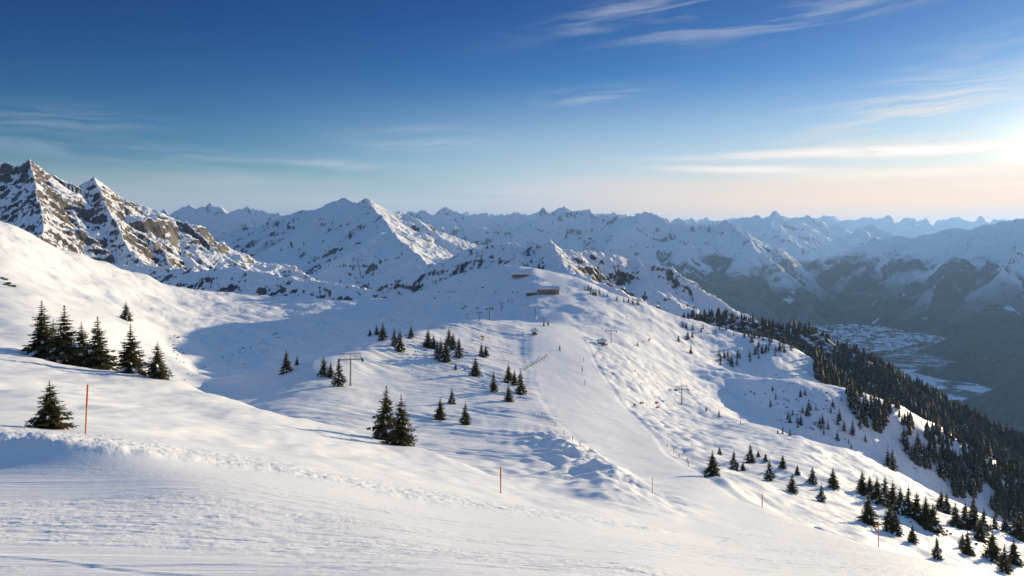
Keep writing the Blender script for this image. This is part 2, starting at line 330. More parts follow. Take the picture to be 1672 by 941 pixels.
def blur(a, s, axis):
    r = int(3 * s); k_ = np.exp(-0.5 * (np.arange(-r, r + 1) / s) ** 2); k_ /= k_.sum()
    pad = [(0, 0), (0, 0)]; pad[axis] = (r, r)
    b = np.pad(a, pad, mode='edge'); out_ = np.zeros_like(a)
    for i_, w_ in enumerate(k_):
        out_ += w_ * (b[i_:i_ + a.shape[0]] if axis == 0 else b[:, i_:i_ + a.shape[1]])
    return out_
cD = blur(cD, 26, 0); cP = blur(cP, 26, 0)
for k in range(NK):
    dd = np.maximum.accumulate(cD[k] + np.arange(25) * 1e-5)
    PY[:, k] = pchip(dd, cP[k], LD); RHO[:, k] = np.interp(LD, dd, np.arange(25))
PY = blur(blur(PY, 5, 0), 11, 1)
DD = np.exp(LD)[:, None] * np.ones((1, NK)); PXG = np.ones((NR, 1)) * kpx[None]
GX = (PXG - CX) / F * DD; GY = DD.copy(); GZ = (HY - PY) / F * DD
# where the groomed run lies
pl_D = [60, 75, 110, 150, 190, 230, 290, 350, 430, 500, 570, 650, 700, 740, 850, 930]
pl_L = [1160, 1130, 1112, 1050, 990, 945, 895, 870, 862, 858, 858, 888, 898, 903, 884, 880]
pl_R = [1560, 1480, 1320, 1215, 1150, 1098, 1074, 1025, 985, 965, 945, 930, 926, 940, 928, 915]
Lb = np.interp(DD, pl_D, pl_L) + fbm(DD / 25, DD * 0 + 3.3, 3, 9) * 5; Rb = np.interp(DD, pl_D, pl_R) + fbm(DD / 22, DD * 0 + 7.3, 3, 19) * 5
eL = (PXG - Lb) * DD / F; eR = (Rb - PXG) * DD / F           # metres inside each edge
rw = 1.0 + DD / 110.0
run = sstep(-rw, rw, np.minimum(eL, eR)) * (DD > 62) * sstep(960, 900, DD)
fw = sstep(1150, 1300, PXG)
fedge = 2.9 + fw * 4.6
fore = 1 - sstep(fedge - 0.2, fedge + 0.2, RHO + fbm(GX / 6, GY / 6, 3, 5) * 0.12)
fore = fore * sstep(150, 110, DD)
lift = np.exp(-((PXG - 1010 - (560 - DD) * 0.55) / 70) ** 2) * sstep(380, 430, DD) * (1 - sstep(600, 640, DD)) * (PXG > Rb)
piste = np.clip(np.maximum(run, fore), 0, 1)
off = 1 - piste
# undulation, drifts, mogul fields and tracks (metres)
dz = off * sstep(20, 60, DD) * (fbm(GX / 60, GY / 60, 3, 1) * np.clip(DD / 260, 0.3, 1.0) * 1.9)
hump = (RHO > 4.6) & (RHO < 8.8)
dz += off * hump * sstep(4.6, 6, RHO) * (1 - sstep(1000, 1150, PXG)) * (fbm(GX / 11, GY / 20, 4, 2, 0.45) * 0.95 + np.abs(fbm(GX / 7 + fbm(GX / 20, GY / 20, 2, 8), GY / 14, 3, 3)) * 0.25)
dz += off * (RHO > 9) * (fbm(GX / 26, GY / 30, 4, 4) * np.clip(DD / 420, 0.35, 1.3) * 1.25 * (1 + 1.1 * sstep(500, 650, DD)))
leftslope = sstep(330, 180, PXG - (DD - 300) * 0.35) * (RHO > 10)
dz += off * leftslope * (fbm(GX / 52, GY / 70, 3, 6) * 4.2 + fbm(GX / 18, GY / 26, 3, 66) * 0.7)
rightwild = sstep(1040, 1150, PXG) * (RHO > 9.5) * (DD > 110) * off
dz += rightwild * (fbm(GX / 18, GY / 20, 4, 14, 0.55) * 1.9 + fbm(GX / 6, GY / 7, 3, 15) * 0.35)
midtr = sstep(300, 420, PXG) * (1 - sstep(900, 960, PXG)) * sstep(9.5, 11, RHO) * (1 - sstep(14.2, 14.8, RHO)) * off
ph = (GY / 7.5 + GX / 40 + 2.6 * fbm(GX / 55, GY / 45, 3, 21))
dz += midtr * (0.46 * np.sin(2 * np.pi * ph) * np.clip(0.5 + 1.4 * vnoise(GX / 30, GY / 25, 22), 0, 1) + 0.35 * fbm(GX / 8, GY / 10, 3, 23))
cxm, cym = (930 - CX) / F * 165, 172                     # the turning loop of the snowcat
rad = np.hypot((GX - cxm + 26) / 1.5, (GY - cym) / 1.25)
loop = np.exp(-((rad - 17) / 9) ** 2) * (GX > cxm - 46) * (RHO > 9) * off
dz += loop * 0.62 * np.sin(2 * np.pi * rad / 4.2) * (0.6 + 0.5 * vnoise(GX / 5, GY / 5, 30))
moguls = sstep(955, 985, PXG) * (1 - sstep(1130, 1190, PXG)) * sstep(200, 240, DD) * (1 - sstep(520, 580, DD)) * off
dz += moguls * (np.abs(fbm(GX / 6.5, GY / 8, 2, 31)) * 1.3 - 0.4)
wall = np.exp(-((eL + 7) / 7) ** 2) * sstep(66, 92, DD) * (1 - sstep(210, 260, DD))    # pushed-up snow left of the lower run
dz += wall * np.clip((DD - 50) / 75, 0.25, 1) * (1.7 + 2.6 * fbm(GX / 11, GY / 9, 4, 33) + 0.7 * fbm(GX / 3, GY / 3, 3, 133))
rim = np.exp(-(((RHO - 3.95) / 0.28) ** 2)) * sstep(1130, 1050, PXG)
rim_n = 0.5 + 0.5 * fbm(GX / 0.7, GY / 0.8, 4, 34, 0.6)
dz += rim * (0.12 + 0.5 * rim_n) * (0.35 + 0.65 * sstep(-0.3, 0.3, fbm(GX / 6, GY / 6, 2, 234))) * np.clip(DD / 45, 0.6, 1.4) * 0.5
roughm = np.clip(np.exp(-(((RHO - 4.35) / 0.55) ** 2)) * sstep(1140, 1060, PXG), 0, 1)
dz += roughm * 0.12 * fbm(GX / 0.9, GY / 0.9, 4, 35, 0.62)
# ruts that swing along the left edge of the run
edge_l = np.exp(-((eL + 11) / 9) ** 2) * sstep(75, 110, DD) * (1 - sstep(210, 270, DD))
dz += edge_l * 0.22 * np.sin(2 * np.pi * (eL / 3.6 + 0.8 * fbm(GX / 26, GY / 26, 3, 301))) * (0.55 + 0.45 * vnoise(GX / 12, GY / 12, 302))
# berms beside the run
for e_ in (eL, eR):
    dz += (np.exp(-((e_ + 1.2) / 1.1) ** 2) * (0.10 if e_ is eL else 0.30) - np.exp(-((e_ - 1.2) / 0.8) ** 2) * (0.05 if e_ is eL else 0.16)) * sstep(100, 150, DD) * (1 - sstep(520, 600, DD)) * (0.8 + 0.2 * vnoise(GX / 30, GY / 30, 40))
# groomed surface
dz += piste * (0.10 * fbm(GX / 9, GY / 14, 3, 41) * np.clip(DD / 60, 0.3, 2.5))
tr = np.zeros_like(dz)
rng = random.Random(5)
for i in range(34):                                         # ski tracks across the foreground
    x0, sl_, c_ = rng.uniform(-60, 60), rng.uniform(-0.35, 0.55), rng.uniform(-0.006, 0.006)
    y0 = rng.uniform(11, 60)
    v = GY - (y0 + sl_ * (GX - 0) + c_ * GX ** 2) + 0.25 * fbm(GX / 3, GY / 3, 2, 50 + i)
    tr -= np.exp(-(v / 0.10) ** 2) * (0.028 if i % 3 == 0 else 0.014) - np.exp(-((v - 0.2) / 0.12) ** 2) * 0.014
dz += fore * tr
dz += fore * 0.034 * fbm(GX / 0.5, GY / 0.3, 4, 77, 0.62) * sstep(0.40, 0.58, 0.5 + 0.5 * fbm(GX / 9, GY / 5, 3, 78))
GZ = GZ + dz
rough_attr = np.clip(roughm + moguls * 0.9 + midtr * 0.7 + rightwild * 0.4 + wall * 0.7 + 0.07 * off, 0, 1)
stones = np.clip(np.exp(-((PXG - 720) / 120) ** 2 - ((DD - 430) / 70) ** 2) * off * (RHO < 14.5) + 0.7 * off * sstep(1230, 1280, PXG) * (RHO > 14.8) * (RHO < 20) + 0.55 * off * (RHO > 14.6) * sstep(250, 320, PXG) * (PXG < 880), 0, 1)
structure(grid_mesh('snow_slope', GX, GY, GZ, [M_snow], {'piste': piste, 'rough': rough_attr, 'stones': stones, 'tracked': np.clip(midtr + loop + moguls * 0.4 + 0.25 * off * (RHO > 9), 0, 1)}))
SLZ = GZ / DD
def ground(x, y):
    """height of the snow sheet under (x, y)"""
    u = ((x / y * F + CX) - kpx[0]) / (kpx[1] - kpx[0]); v = (math.log(y) - LD[0]) / (LD[1] - LD[0])
    i, j = int(v), int(u)
    if i < 0 or j < 0 or i >= NR - 1 or j >= NK - 1: return None
    a, b = v - i, u - j
    return float((GZ[i, j] * (1 - b) + GZ[i, j + 1] * b) * (1 - a) + (GZ[i + 1, j] * (1 - b) + GZ[i + 1, j + 1] * b) * a)
def hit(px, py, dmin=10.0):
    """the point of the snow sheet that a sight line through the photograph meets"""
    j = int(round((px - kpx[0]) / (kpx[1] - kpx[0]))); j = min(max(j, 0), NK - 1)
    z = (HY - py) / F
    col_ = SLZ[:, j]; ok = (col_ >= z) & (DD[:, j] >= dmin)
    i = int(np.argmax(ok)) if ok.any() else int(np.argmax(np.where(DD[:, j] < 1000, col_, -9)))
    D = float(DD[i, j]); x = (px - CX) / F * D
    return Vector((x, D, ground(x, D)))

# ------------------------------------------------------------------ mountains: crest lines with eroded flanks
def P(px, py, D): return ((px - CX) / F * D, D, (HY - py) / F * D)
def mountain(name, ridges, px0, px1, d0, d1, nk, nr, m, floor=-1200.0, jag=1.0, logd=True, seed=0, detail=0.0, dl=60.0, warp=0.5):
    kx = np.linspace(px0, px1, nk)
    dd = np.exp(np.linspace(math.log(d0), math.log(d1), nr))
    Y = dd[:, None] * np.ones((1, nk)); X = (kx[None] - CX) / F * Y
    x, y = X.reshape(-1), Y.reshape(-1)
    wx = fbm(x / dl / 5, y / dl / 5, 3, seed + 5) * dl * 0.9; wy = fbm(x / dl / 5 + 40, y / dl / 5, 3, seed + 6) * dl * 0.9
    Z = np.full(x.shape, floor - 50.0)
    GU = np.zeros(x.shape)
    for ri, (pts, k, amp, lam) in enumerate(ridges):
        q = [P(*p) for p in pts]
        s0 = 0.0
        bz = np.full(x.shape, -1e9); bd = np.zeros(x.shape); bs = np.zeros(x.shape); bside = np.zeros(x.shape)
        for (ax, ay, az_), (bx, by, bz_) in zip(q, q[1:]):
            ex, ey = bx - ax, by - ay; L2 = ex * ex + ey * ey; L = math.sqrt(L2)
            rx, ry = x + wx * warp - ax, y + wy * warp - ay
            t = np.clip((rx * ex + ry * ey) / L2, 0, 1)
            d = np.hypot(rx - t * ex, ry - t * ey)
            zz = az_ + (bz_ - az_) * t - k * d
            w = zz > bz
            bz[w] = zz[w]; bd[w] = d[w]; bs[w] = (s0 + t * L)[w]; bside[w] = np.where((rx * ey - ry * ex) > 0, 1.0, -1.0)[w]
            s0 += L
        g = fbm((bs + wx * 0.6) / lam + bside * 37.1, bd / lam / 3.2, 5, seed + ri * 31, 0.55, ridged=True)
        a = amp * np.clip(bd / (lam * 1.5), 0.0, 1.0) ** 1.25
        z = bz + a * (g - 0.25) + jag * lam * 0.05 * fbm(bs / lam * 4, bd / lam * 2, 3, seed + ri * 31 + 7) * np.exp(-bd / (lam * 1.5))
        GU = np.where(z > Z, g, GU)
        Z = np.maximum(Z, z)
    if detail:
        Z = Z + detail * fbm(x / dl, y / dl, 5, seed + 90, 0.55, ridged=True) * np.clip((Z - floor) / 80, 0, 1)
    Z = np.maximum(Z, floor)
    Z = Z.reshape(nr, nk)
    keep = Z > floor + 1e-6
    return structure(grid_mesh(name, X, Y, Z, [m], {'chute': GU}, keep=keep)), (kx, dd, Z)

MA = alpine('rocky_mountain', 0.64, 0.72, 0.014, None, rockc=((0.068, 0.064, 0.062, 1), (0.205, 0.180, 0.158, 1)))
MB = alpine('snowy_mountain', 0.60, 0.70, 0.008, None, rockc=((0.07, 0.07, 0.072, 1), (0.18, 0.16, 0.14, 1)))
MC = alpine('wooded_mountain', 0.50, 0.62, 0.0022, (-330, 700), tree_f=0.0012, bd=4, gap=-0.01)
MF = alpine('distant_range', 0.48, 0.62, 0.0016, (-520, 300), tree_f=0.0008, bd=6)
MH = alpine('forest_hill', 0.2, 0.3, 0.0022, (900, 100), tree_f=0.0022, bd=2, gap=-0.06, chute=-0.3)
MR = alpine('rocky_ridge', 0.58, 0.68, 0.016, None, rockc=((0.07, 0.066, 0.062, 1), (0.22, 0.18, 0.145, 1)))

mountain('rocky_mountain', [
    ([(-420,300,1300),(-200,305,1400),(-60,288,1480),(-8,279,1505),(10,267,1515),(24,275,1520),(36,268,1525),(46,263,1530),(62,275,1550),(85,293,1575),(105,303,1600),(120,306,1620),(138,298,1640),(153,292,1655),(168,301,1670),(184,313,1690),(210,328,1730),(235,338,1760),(262,350,1800),(285,380,1850),(310,430,1900)], 0.82, 72, 92),
    ([(235,338,1760),(262,350,1800),(290,373,1840),(320,390,1870),(350,403,1890),(400,423,1880),(450,438,1820),(520,458,1700),(600,474,1560),(655,489,1450)], 0.50, 30, 60),
    ([(46,263,1530),(58,315,1380),(66,360,1250),(60,400,1130)], 0.90, 50, 65),
    ([(153,292,1655),(172,345,1500),(200,400,1370),(235,440,1280)], 0.90, 50, 60),
    ([(100,301,1595),(118,345,1460),(130,390,1340)], 0.95, 40, 50),
    ([(210,328,1730),(240,380,1580),(275,428,1440)], 0.85, 40, 50),
    ([(262,350,1800),(295,405,1640),(325,440,1500)], 0.80, 26, 50),
    ([(130,436,1290),(230,437,1260),(310,440,1240),(395,442,1220),(450,452,1190),(520,466,1150),(600,480,1120)], 0.44, 22, 40),
    ], -330, 690, 860, 2500, 760, 560, MA, floor=-330, seed=3, detail=8, dl=34, jag=0.4)
mountain('snowy_mountain', [
    ([(250,420,5200),(330,398,4900),(400,372,4700),(440,362,4600),(470,352,4500),(500,345,4450),(530,338,4400),(548,330,4350),(562,323,4300),(576,331,4250),(589,336,4200),(600,326,4150),(612,337,4180),(630,346,4220),(660,348,4280),(680,358,4320),(700,371,4360),(740,387,4420),(790,401,4500),(850,420,4600)], 0.66, 55, 180),
    ([(600,329,4150),(620,350,3800),(638,373,3450),(655,395,3200),(690,425,2900),(712,448,2700)], 0.52, 38, 120),
    ([(548,328,4350),(500,372,3950),(430,415,3600),(360,440,3300)], 0.55, 90, 150),
    ([(638,373,3450),(580,410,3100),(520,445,2850)], 0.55, 60, 110),
    ([(660,348,4280),(715,385,3900),(770,415,3600)], 0.6, 60, 110),
    ], 180, 900, 1900, 5600, 720, 480, MB, floor=-640, seed=11, detail=16, dl=110, warp=0.16, jag=0.7)
mountain('rocky_ridge', [
    ([(560,500,1560),(640,465,1540),(700,432,1510),(760,412,1480),(800,404,1450),(830,401,1430),(862,406,1410),(885,400,1390),(897,397,1380),(915,405,1400),(940,413,1430),(960,411,1470),(1000,415,1500),(1028,428,1520),(1045,426,1520),(1062,434,1500),(1090,441,1480),(1112,456,1450),(1140,475,1420),(1166,492,1390),(1200,512,1360),(1245,532,1330),(1320,570,1300)], 0.80, 42, 45),
    ([(897,397,1380),(912,425,1270),(930,446,1160),(985,470,1060),(1050,496,980)], 0.62, 22, 32),
    ([(1045,426,1520),(1062,465,1400),(1105,500,1270),(1180,540,1150)], 0.7, 25, 35),
    ([(830,401,1430),(838,425,1300),(845,445,1180)], 0.7, 20, 30),
    ], 520, 1420, 930, 1800, 640, 330, MR, floor=-330, seed=23, detail=8, dl=36)
mountain('wooded_mountain', [
    ([(640,385,10492),(760,372,10858),(830,372,10980),(870,362,11102),(890,352,11224),(905,345,11224),(920,338,11224),(935,341,11163),(947,344,11102),(960,344,11041),(975,352,10919),(1000,357,10736),(1030,354,10492),(1050,350,10370),(1070,352,10309),(1090,360,10248),(1130,372,10126),(1165,369,10004),(1188,365,9882),(1205,374,9760),(1228,392,9638),(1255,415,10370),(1275,445,11224)], 0.66, 200, 380),
    ([(1188,365,9882),(1208,385,9455),(1225,408,9089)], 0.82, 90, 280),
    ([(1050,350,10370),(1010,385,9516),(1000,420,8784),(1010,460,8174)], 0.62, 150, 300),
    ([(920,338,11224),(860,375,10370),(800,405,9638)], 0.62, 150, 300),
    ([(1120,372,10126),(1120,405,9272),(1125,440,8662)], 0.74, 120, 280),
    ], 560, 1480, 7000, 13200, 900, 520, MC, floor=-1005, seed=37, detail=60, dl=300, jag=2.0)
mountain('wooded_mountain', [
    ([(1345,462,12500),(1375,432,11200),(1410,405,10500),(1440,390,10200),(1475,386,10000),(1505,384,9800),(1540,376,9600),(1580,370,9500),(1610,367,9400),(1672,360,9200),(1760,345,9000),(1960,330,9000)], 0.52, 200, 420),
    ([(1440,390,10200),(1445,425,9500),(1435,458,9200)], 0.72, 130, 300),
    ([(1560,374,9550),(1548,415,8900),(1520,468,8350)], 0.72, 130, 300),
    ([(1672,360,9200),(1655,410,8400),(1625,470,7800)], 0.72, 140, 300),
    ([(1800,345,9000),(1780,420,8000),(1750,480,7400)], 0.72, 140, 300),
    ], 1290, 2000, 5600, 13500, 720, 480, MC, floor=-1005, seed=51, detail=55, dl=300, jag=1.6)
mountain('distant_range', [
    ([(120,372,15500),(200,362,15000),(272,347,14600),(290,343,14500),(312,340,14400),(330,345,14300),(348,343,14300),(370,350,14200),(386,345,14200),(400,350,14200),(418,352,14200),(440,354,14200),(470,360,14200),(560,366,14500),(640,358,14800),(672,349,15000),(690,346,15000),(702,350,15000),(722,346,15000),(745,353,15000),(765,351,15000),(790,352,15200),(812,354,15200),(830,351,15200),(852,353,15200),(870,352,15200),(900,358,15200),(960,352,15500),(985,354,15500),(1010,358,15600),(1100,364,15800)], 0.62, 330, 620),
    ([(1080,366,17000),(1140,364,17000),(1175,362,17000),(1210,358,17000),(1240,356,17000),(1258,353,17000),(1275,356,17000),(1288,354,17000),(1305,359,17200),(1330,368,17400),(1380,380,17600),(1440,388,17800)], 0.55, 330, 700),
    ([(1258,353,17000),(1250,372,15500),(1290,398,14200),(1320,412,13600)], 0.5, 250, 600),
    ([(1420,378,16000),(1400,377,15500),(1370,390,14800),(1345,405,14300)], 0.5, 250, 600),
    ], 80, 1500, 11500, 19500, 1100, 420, MF, floor=-1005, seed=63, detail=110, dl=700, jag=3.0)
mountain('distant_range', [
    ([(60,368,26000),(300,357,26000),(420,356,26000),(520,358,26000),(700,355,26000),(860,355,26000),(1000,357,26000),(1150,362,26000),(1200,361,26000),(1320,361,26000),(1345,359,26000),(1372,361,26000),(1400,358,26000),(1425,361,26000),(1450,362,26000),(1478,358,26000),(1500,361,26000),(1530,363,26000),(1560,358,26500),(1580,360,26500),(1605,361,26500),(1640,365,26500),(1760,360,26500),(1960,358,26500)], 0.5, 480, 1100),
    ], 20, 1980, 22000, 31000, 1000, 240, MF, floor=-1005, seed=77, detail=160, dl=1200, jag=3.5)
mountain('forest_hill', [
    ([(1462,600,6450),(1500,578,6500),(1545,557,6500),(1590,541,6400),(1640,524,6300),(1672,513,6250),(1780,480,6100),(1980,440,6000)], 0.62, 60, 260),
    ([(1500,604,5650),(1560,591,5500),(1620,582,5400),(1672,573,5300),(1780,550,5200),(1980,520,5100)], 0.6, 40, 200),
    ], 1420, 2000, 4500, 7400, 420, 300, MH, floor=-1005, seed=81, detail=14, dl=150)
mountain('forest_hill', [
    ([(1585,666,4450),(1610,645,4350),(1640,626,4280),(1672,608,4200),(1760,572,4050),(1980,500,3900)], 0.7, 45, 190),
    ], 1500, 2000, 3300, 5000, 300, 220, MH, floor=-1005, seed=87, detail=10, dl=120)
M_ffloor, t, p = mat('forest_floor'); g = t.node('ShaderNodeNewGeometry')
t.put(p.inputs['Base Color'], t.mix(t.ramp(t.noise(g.outputs['Position'], 0.10, 6, 0.7), 0.5, 0.58), (0.028, 0.030, 0.022, 1), (0.62, 0.64, 0.67, 1)))
_, (fkx, fdd, FZ) = mountain('forest_slope', [
    ([(1120,516,1180),(1200,522,1120),(1245,530,1090),(1290,538,1070),(1330,553,1050),(1400,584,1020),(1450,612,990),(1500,638,960),(1550,664,930),(1600,690,900),(1672,730,860),(1800,800,820),(1990,890,800)], 0.62, 14, 60),
    ([(1400,584,1020),(1440,640,860),(1520,720,760)], 0.6, 10, 50),
    ([(1550,664,930),(1600,740,800),(1660,800,720)], 0.6, 10, 50),
    ], 1080, 2000, 640, 1700, 460, 300, M_ffloor, floor=-520, seed=93, detail=5, dl=40)

# valley floor out to the horizon
m, t, p = mat('valley_floor')
g = t.node('ShaderNodeNewGeometry'); pos = g.outputs['Position']
fl = t.ramp(t.noise(pos, 0.0045, 6, 0.68), 0.50, 0.55)
vo = t.node('ShaderNodeTexVoronoi', feature='DISTANCE_TO_EDGE'); vo.inputs['Scale'].default_value = 0.006; t.l.new(pos, vo.inputs['Vector'])
hedge = t.math('MULTIPLY', t.ramp(vo.outputs['Distance'], 0.05, 0.02), t.ramp(t.noise(pos, 0.004, 3), 0.45, 0.55))
tn = t.noise(pos, 0.05, 3, 0.7)
fc = t.mix(tn, (0.02, 0.03, 0.025, 1), (0.08, 0.08, 0.07, 1))
b0 = t.mix(t.math('MAXIMUM', fl, t.math('MULTIPLY', hedge, 0.8)), (0.82, 0.84, 0.87, 1), fc)
spx = t.node('ShaderNodeSeparateXYZ'); t.l.new(pos, spx.inputs[0])
town = t.math('MULTIPLY', t.math('MULTIPLY', t.ramp(spx.outputs[1], 5750, 6150), t.ramp(spx.outputs[1], 10500, 9000)), t.ramp(t.noise(pos, 0.012, 5, 0.75), 0.42, 0.50))
b0 = t.mix(t.math('MULTIPLY', town, 0.85), b0, fc)
t.put(p.inputs['Base Color'], b0)
xs = np.linspace(-42000, 42000, 120); ys = np.linspace(-1500, 42000, 80)
gx, gy = np.meshgrid(xs, ys)
structure(grid_mesh('valley_floor', gx, gy, np.full(gx.shape, -1000.0), [m]))

# ------------------------------------------------------------------ haze
m = bpy.data.materials.new('haze'); m.use_nodes = True
t = NT(m.node_tree); t.n.clear()
out = t.node('ShaderNodeOutputMaterial'); v = t.node('ShaderNodeVolumePrincipled')
v.inputs['Color'].default_value = (0.28, 0.52, 1.0, 1); v.inputs['Density'].default_value = 3.0e-5; v.inputs['Anisotropy'].default_value = 0.37
t.l.new(v.outputs[0], out.inputs['Volume'])
bm = bmesh.new(); bmesh.ops.create_cube(bm, size=1.0)
for w in bm.verts:
    w.co = Vector((w.co.x * 90000, 20500 + w.co.y * 45500, -1101 + (w.co.z + 0.5) * (1101 + 760)))
me = bpy.data.meshes.new('haze'); bm.to_mesh(me); bm.free(); me.materials.append(m)
hz = bpy.data.objects.new('haze', me); C.objects.link(hz); hz['kind'] = 'stuff'

# ------------------------------------------------------------------ things: helpers
def tag(o, label, cat, group=None):
    o['label'] = label; o['category'] = cat
    if group: o['group'] = group
    return o
def empty(name, loc, rz=0.0, sc=1.0):
    o = bpy.data.objects.new(name, None); C.objects.link(o)
    o.location = loc; o.rotation_euler = (0, 0, rz); o.scale = (sc, sc, sc); o.empty_display_size = 0.2
    return o
def obj(name, me, parent=None):
    o = bpy.data.objects.new(name, me); C.objects.link(o)
    if parent is not None: o.parent = parent
    return o
def mesh(name, v, f, mats, mi=None, smooth=False):
    me = bpy.data.meshes.new(name); me.from_pydata(v, [], f)
    for m_ in mats: me.materials.append(m_)
    if mi is not None: me.polygons.foreach_set('material_index', mi)
    if smooth: me.polygons.foreach_set('use_smooth', [True] * len(f))
    me.update(); return me
class MB:
    """collects boxes and tubes into one mesh"""
    def __init__(s): s.v = []; s.f = []
    def box(s, c, d, rz=0.0, top=1.0):
        b = len(s.v); ca, sa = math.cos(rz), math.sin(rz)
        for k in range(8):
            x = (k & 1) - 0.5; y = ((k >> 1) & 1) - 0.5; z = ((k >> 2) & 1) - 0.5
            w = top if z > 0 else 1.0
            x, y, z = x * d[0] * w, y * d[1] * w, z * d[2]
            s.v.append((c[0] + x * ca - y * sa, c[1] + x * sa + y * ca, c[2] + z))
        for q in ((0, 2, 3, 1), (4, 5, 7, 6), (0, 1, 5, 4), (2, 6, 7, 3), (0, 4, 6, 2), (1, 3, 7, 5)): s.f.append(tuple(b + i for i in q))
        return s
    def tube(s, a, b, r0, r1=None, n=8):
        a, b = Vector(a), Vector(b); r1 = r0 if r1 is None else r1
        q = (b - a).to_track_quat('Z', 'Y'); i0 = len(s.v)
        for p, r in ((a, r0), (b, r1)):
            for k in range(n):
                s.v.append(tuple(p + q @ Vector((r * math.cos(k * 2 * math.pi / n), r * math.sin(k * 2 * math.pi / n), 0))))
        for k in range(n): s.f.append((i0 + k, i0 + (k + 1) % n, i0 + n + (k + 1) % n, i0 + n + k))
        s.f.append(tuple(i0 + k for k in reversed(range(n)))); s.f.append(tuple(i0 + n + k for k in range(n)))
        return s
    def prism(s, x0, x1, prof):
        """profile of (y, z) points swept along x"""
        i0 = len(s.v); n = len(prof)
        for x in (x0, x1):
            for y, z in prof: s.v.append((x, y, z))
        for k in range(n): s.f.append((i0 + k, i0 + (k + 1) % n, i0 + n + (k + 1) % n, i0 + n + k))
        s.f.append(tuple(i0 + k for k in reversed(range(n)))); s.f.append(tuple(i0 + n + k for k in range(n)))
        return s
    def build(s, name, m_, parent=None): return obj(name, mesh(name, s.v, s.f, [m_]), parent)
ORD = 'first second third fourth fifth sixth seventh eighth ninth tenth eleventh twelfth thirteenth fourteenth fifteenth sixteenth seventeenth eighteenth nineteenth twentieth'.split()

# ------------------------------------------------------------------ spruces
def spruce_parts(seed, wide=0.23, levels=26, nb=9, segs=5, snow=0.22):
    """unit-high spruce: (trunk, needles, snow) as vertex and face lists"""
    r = random.Random(seed)
    V, Fc, SV, SF = [], [], [], []
    def spray(p, d, l, w, roll, V_, F_, sag=0.25):
        d = d.normalized(); side = d.cross(Vector((0, 0, 1)))
        if side.length < 1e-3: side = Vector((1, 0, 0))
        side.normalize(); up = side.cross(d)
        side = side * math.cos(roll) + up * math.sin(roll)
        i = len(V_); mid = p + d * l * 0.5; tip = p + d * l - Vector((0, 0, l * sag))
        for q in (p, mid + side * w, tip, mid - side * w): V_.append(tuple(q))
        F_.append((i, i + 1, i + 2)); F_.append((i, i + 2, i + 3))
    lean = Vector((r.uniform(-0.012, 0.012), r.uniform(-0.012, 0.012), 0))
    gaps = [(r.uniform(0, 6.28), r.uniform(0.1, 0.7)) for _ in range(5)]
    for lv in range(levels):
        t = (lv + r.uniform(-0.25, 0.25)) / levels
        z0 = 0.05 + 0.93 * max(t, 0) ** 0.93
        R0 = wide * (1 - max(t, 0)) ** 0.82 * r.uniform(0.86, 1.12) + 0.010
        n = max(4, int(nb * (1 - t * 0.55)))
        a0 = r.uniform(0, 6.28)
        for b in range(n):
            a = a0 + b * 6.283 / n + r.uniform(-0.28, 0.28)
            L = R0 * r.uniform(0.66, 1.16)
            for ga, gz in gaps:
                if abs((a - ga + 3.14) % 6.28 - 3.14) < 0.45 and abs(z0 - gz) < 0.055: L *= 0.55
            out = Vector((math.cos(a), math.sin(a), 0)); org = Vector((0, 0, z0)) + lean * z0
            dr = r.uniform(0.32, 0.60) * (1.0 - 0.75 * t); sn = r.random() < snow * (1.25 - t)
            pts = [org + out * (L * q) + Vector((0, 0, L * (0.10 * q - dr * q * q + 0.14 * q ** 4))) for q in [k / segs for k in range(segs + 1)]]
            for k in range(segs):
                q = (k + 0.5) / segs; d = pts[k + 1] - pts[k]
                l = L * (0.50 - 0.26 * q) * r.uniform(0.8, 1.25)
                for sgn in (-1, 1):
                    dd_ = Matrix.Rotation(sgn * r.uniform(0.5, 1.0), 3, 'Z') @ d
                    spray(pts[k], dd_, l, l * r.uniform(0.24, 0.36), r.uniform(-0.7, 0.7), V, Fc, r.uniform(0.15, 0.5))
                if k >= 1:
                    hang = Vector((d.x * 0.35, d.y * 0.35, -abs(d.length)))
                    spray(pts[k], hang, l * 0.62, l * 0.16, r.uniform(0, 3.1), V, Fc, 0.0)
                    if sn and q > 0.25 and r.random() < 0.8:
                        up = Vector((0, 0, 0.006 + 0.11 * L)) + out * (0.06 * L)
                        spray(pts[k] + up, d + Vector((0, 0, -0.3 * d.length)), l * 1.0, l * 0.42, r.uniform(-1.0, 1.0), SV, SF, 0.35)
            spray(pts[-2], pts[-1] - pts[-2], L * 0.36, L * 0.08, r.uniform(-0.4, 0.4), V, Fc, -0.05)
            for _ in range(2):
                spray(org, Matrix.Rotation(r.uniform(-0.4, 0.4), 3, 'Z') @ out + Vector((0, 0, r.uniform(-0.9, 0.2))), L * 0.5, L * 0.14, r.uniform(0, 3.1), V, Fc, 0.2)
    for k in range(5):
        a = k * 1.257
        spray(Vector((0, 0, 0.955)) + lean, Vector((math.cos(a) * 0.3, math.sin(a) * 0.3, 1)), 0.05, 0.006, k, V, Fc, 0.0)
    tb = MB().tube((0, 0, -0.06), (lean.x, lean.y, 0.99), 0.019, 0.003, 8)
    return (tb.v, tb.f), (V, Fc), (SV, SF)
SPR = []
for i in range(5):
    tk, nd, sn = spruce_parts(100 + i, wide=[0.29, 0.26, 0.275, 0.31, 0.24][i], levels=[27, 29, 26, 22, 29][i], nb=8, snow=[0.26, 0.20, 0.42, 0.24, 0.40][i])
    nn = len(nd[0])
    SPR.append((mesh('trunk', tk[0], tk[1], [M_bark]), mesh('crown', nd[0] + sn[0], nd[1] + [tuple(q + nn for q in w) for w in sn[1]], [M_needle, M_tsnow], [0] * len(nd[1]) + [1] * len(sn[1]))))
SPF = []
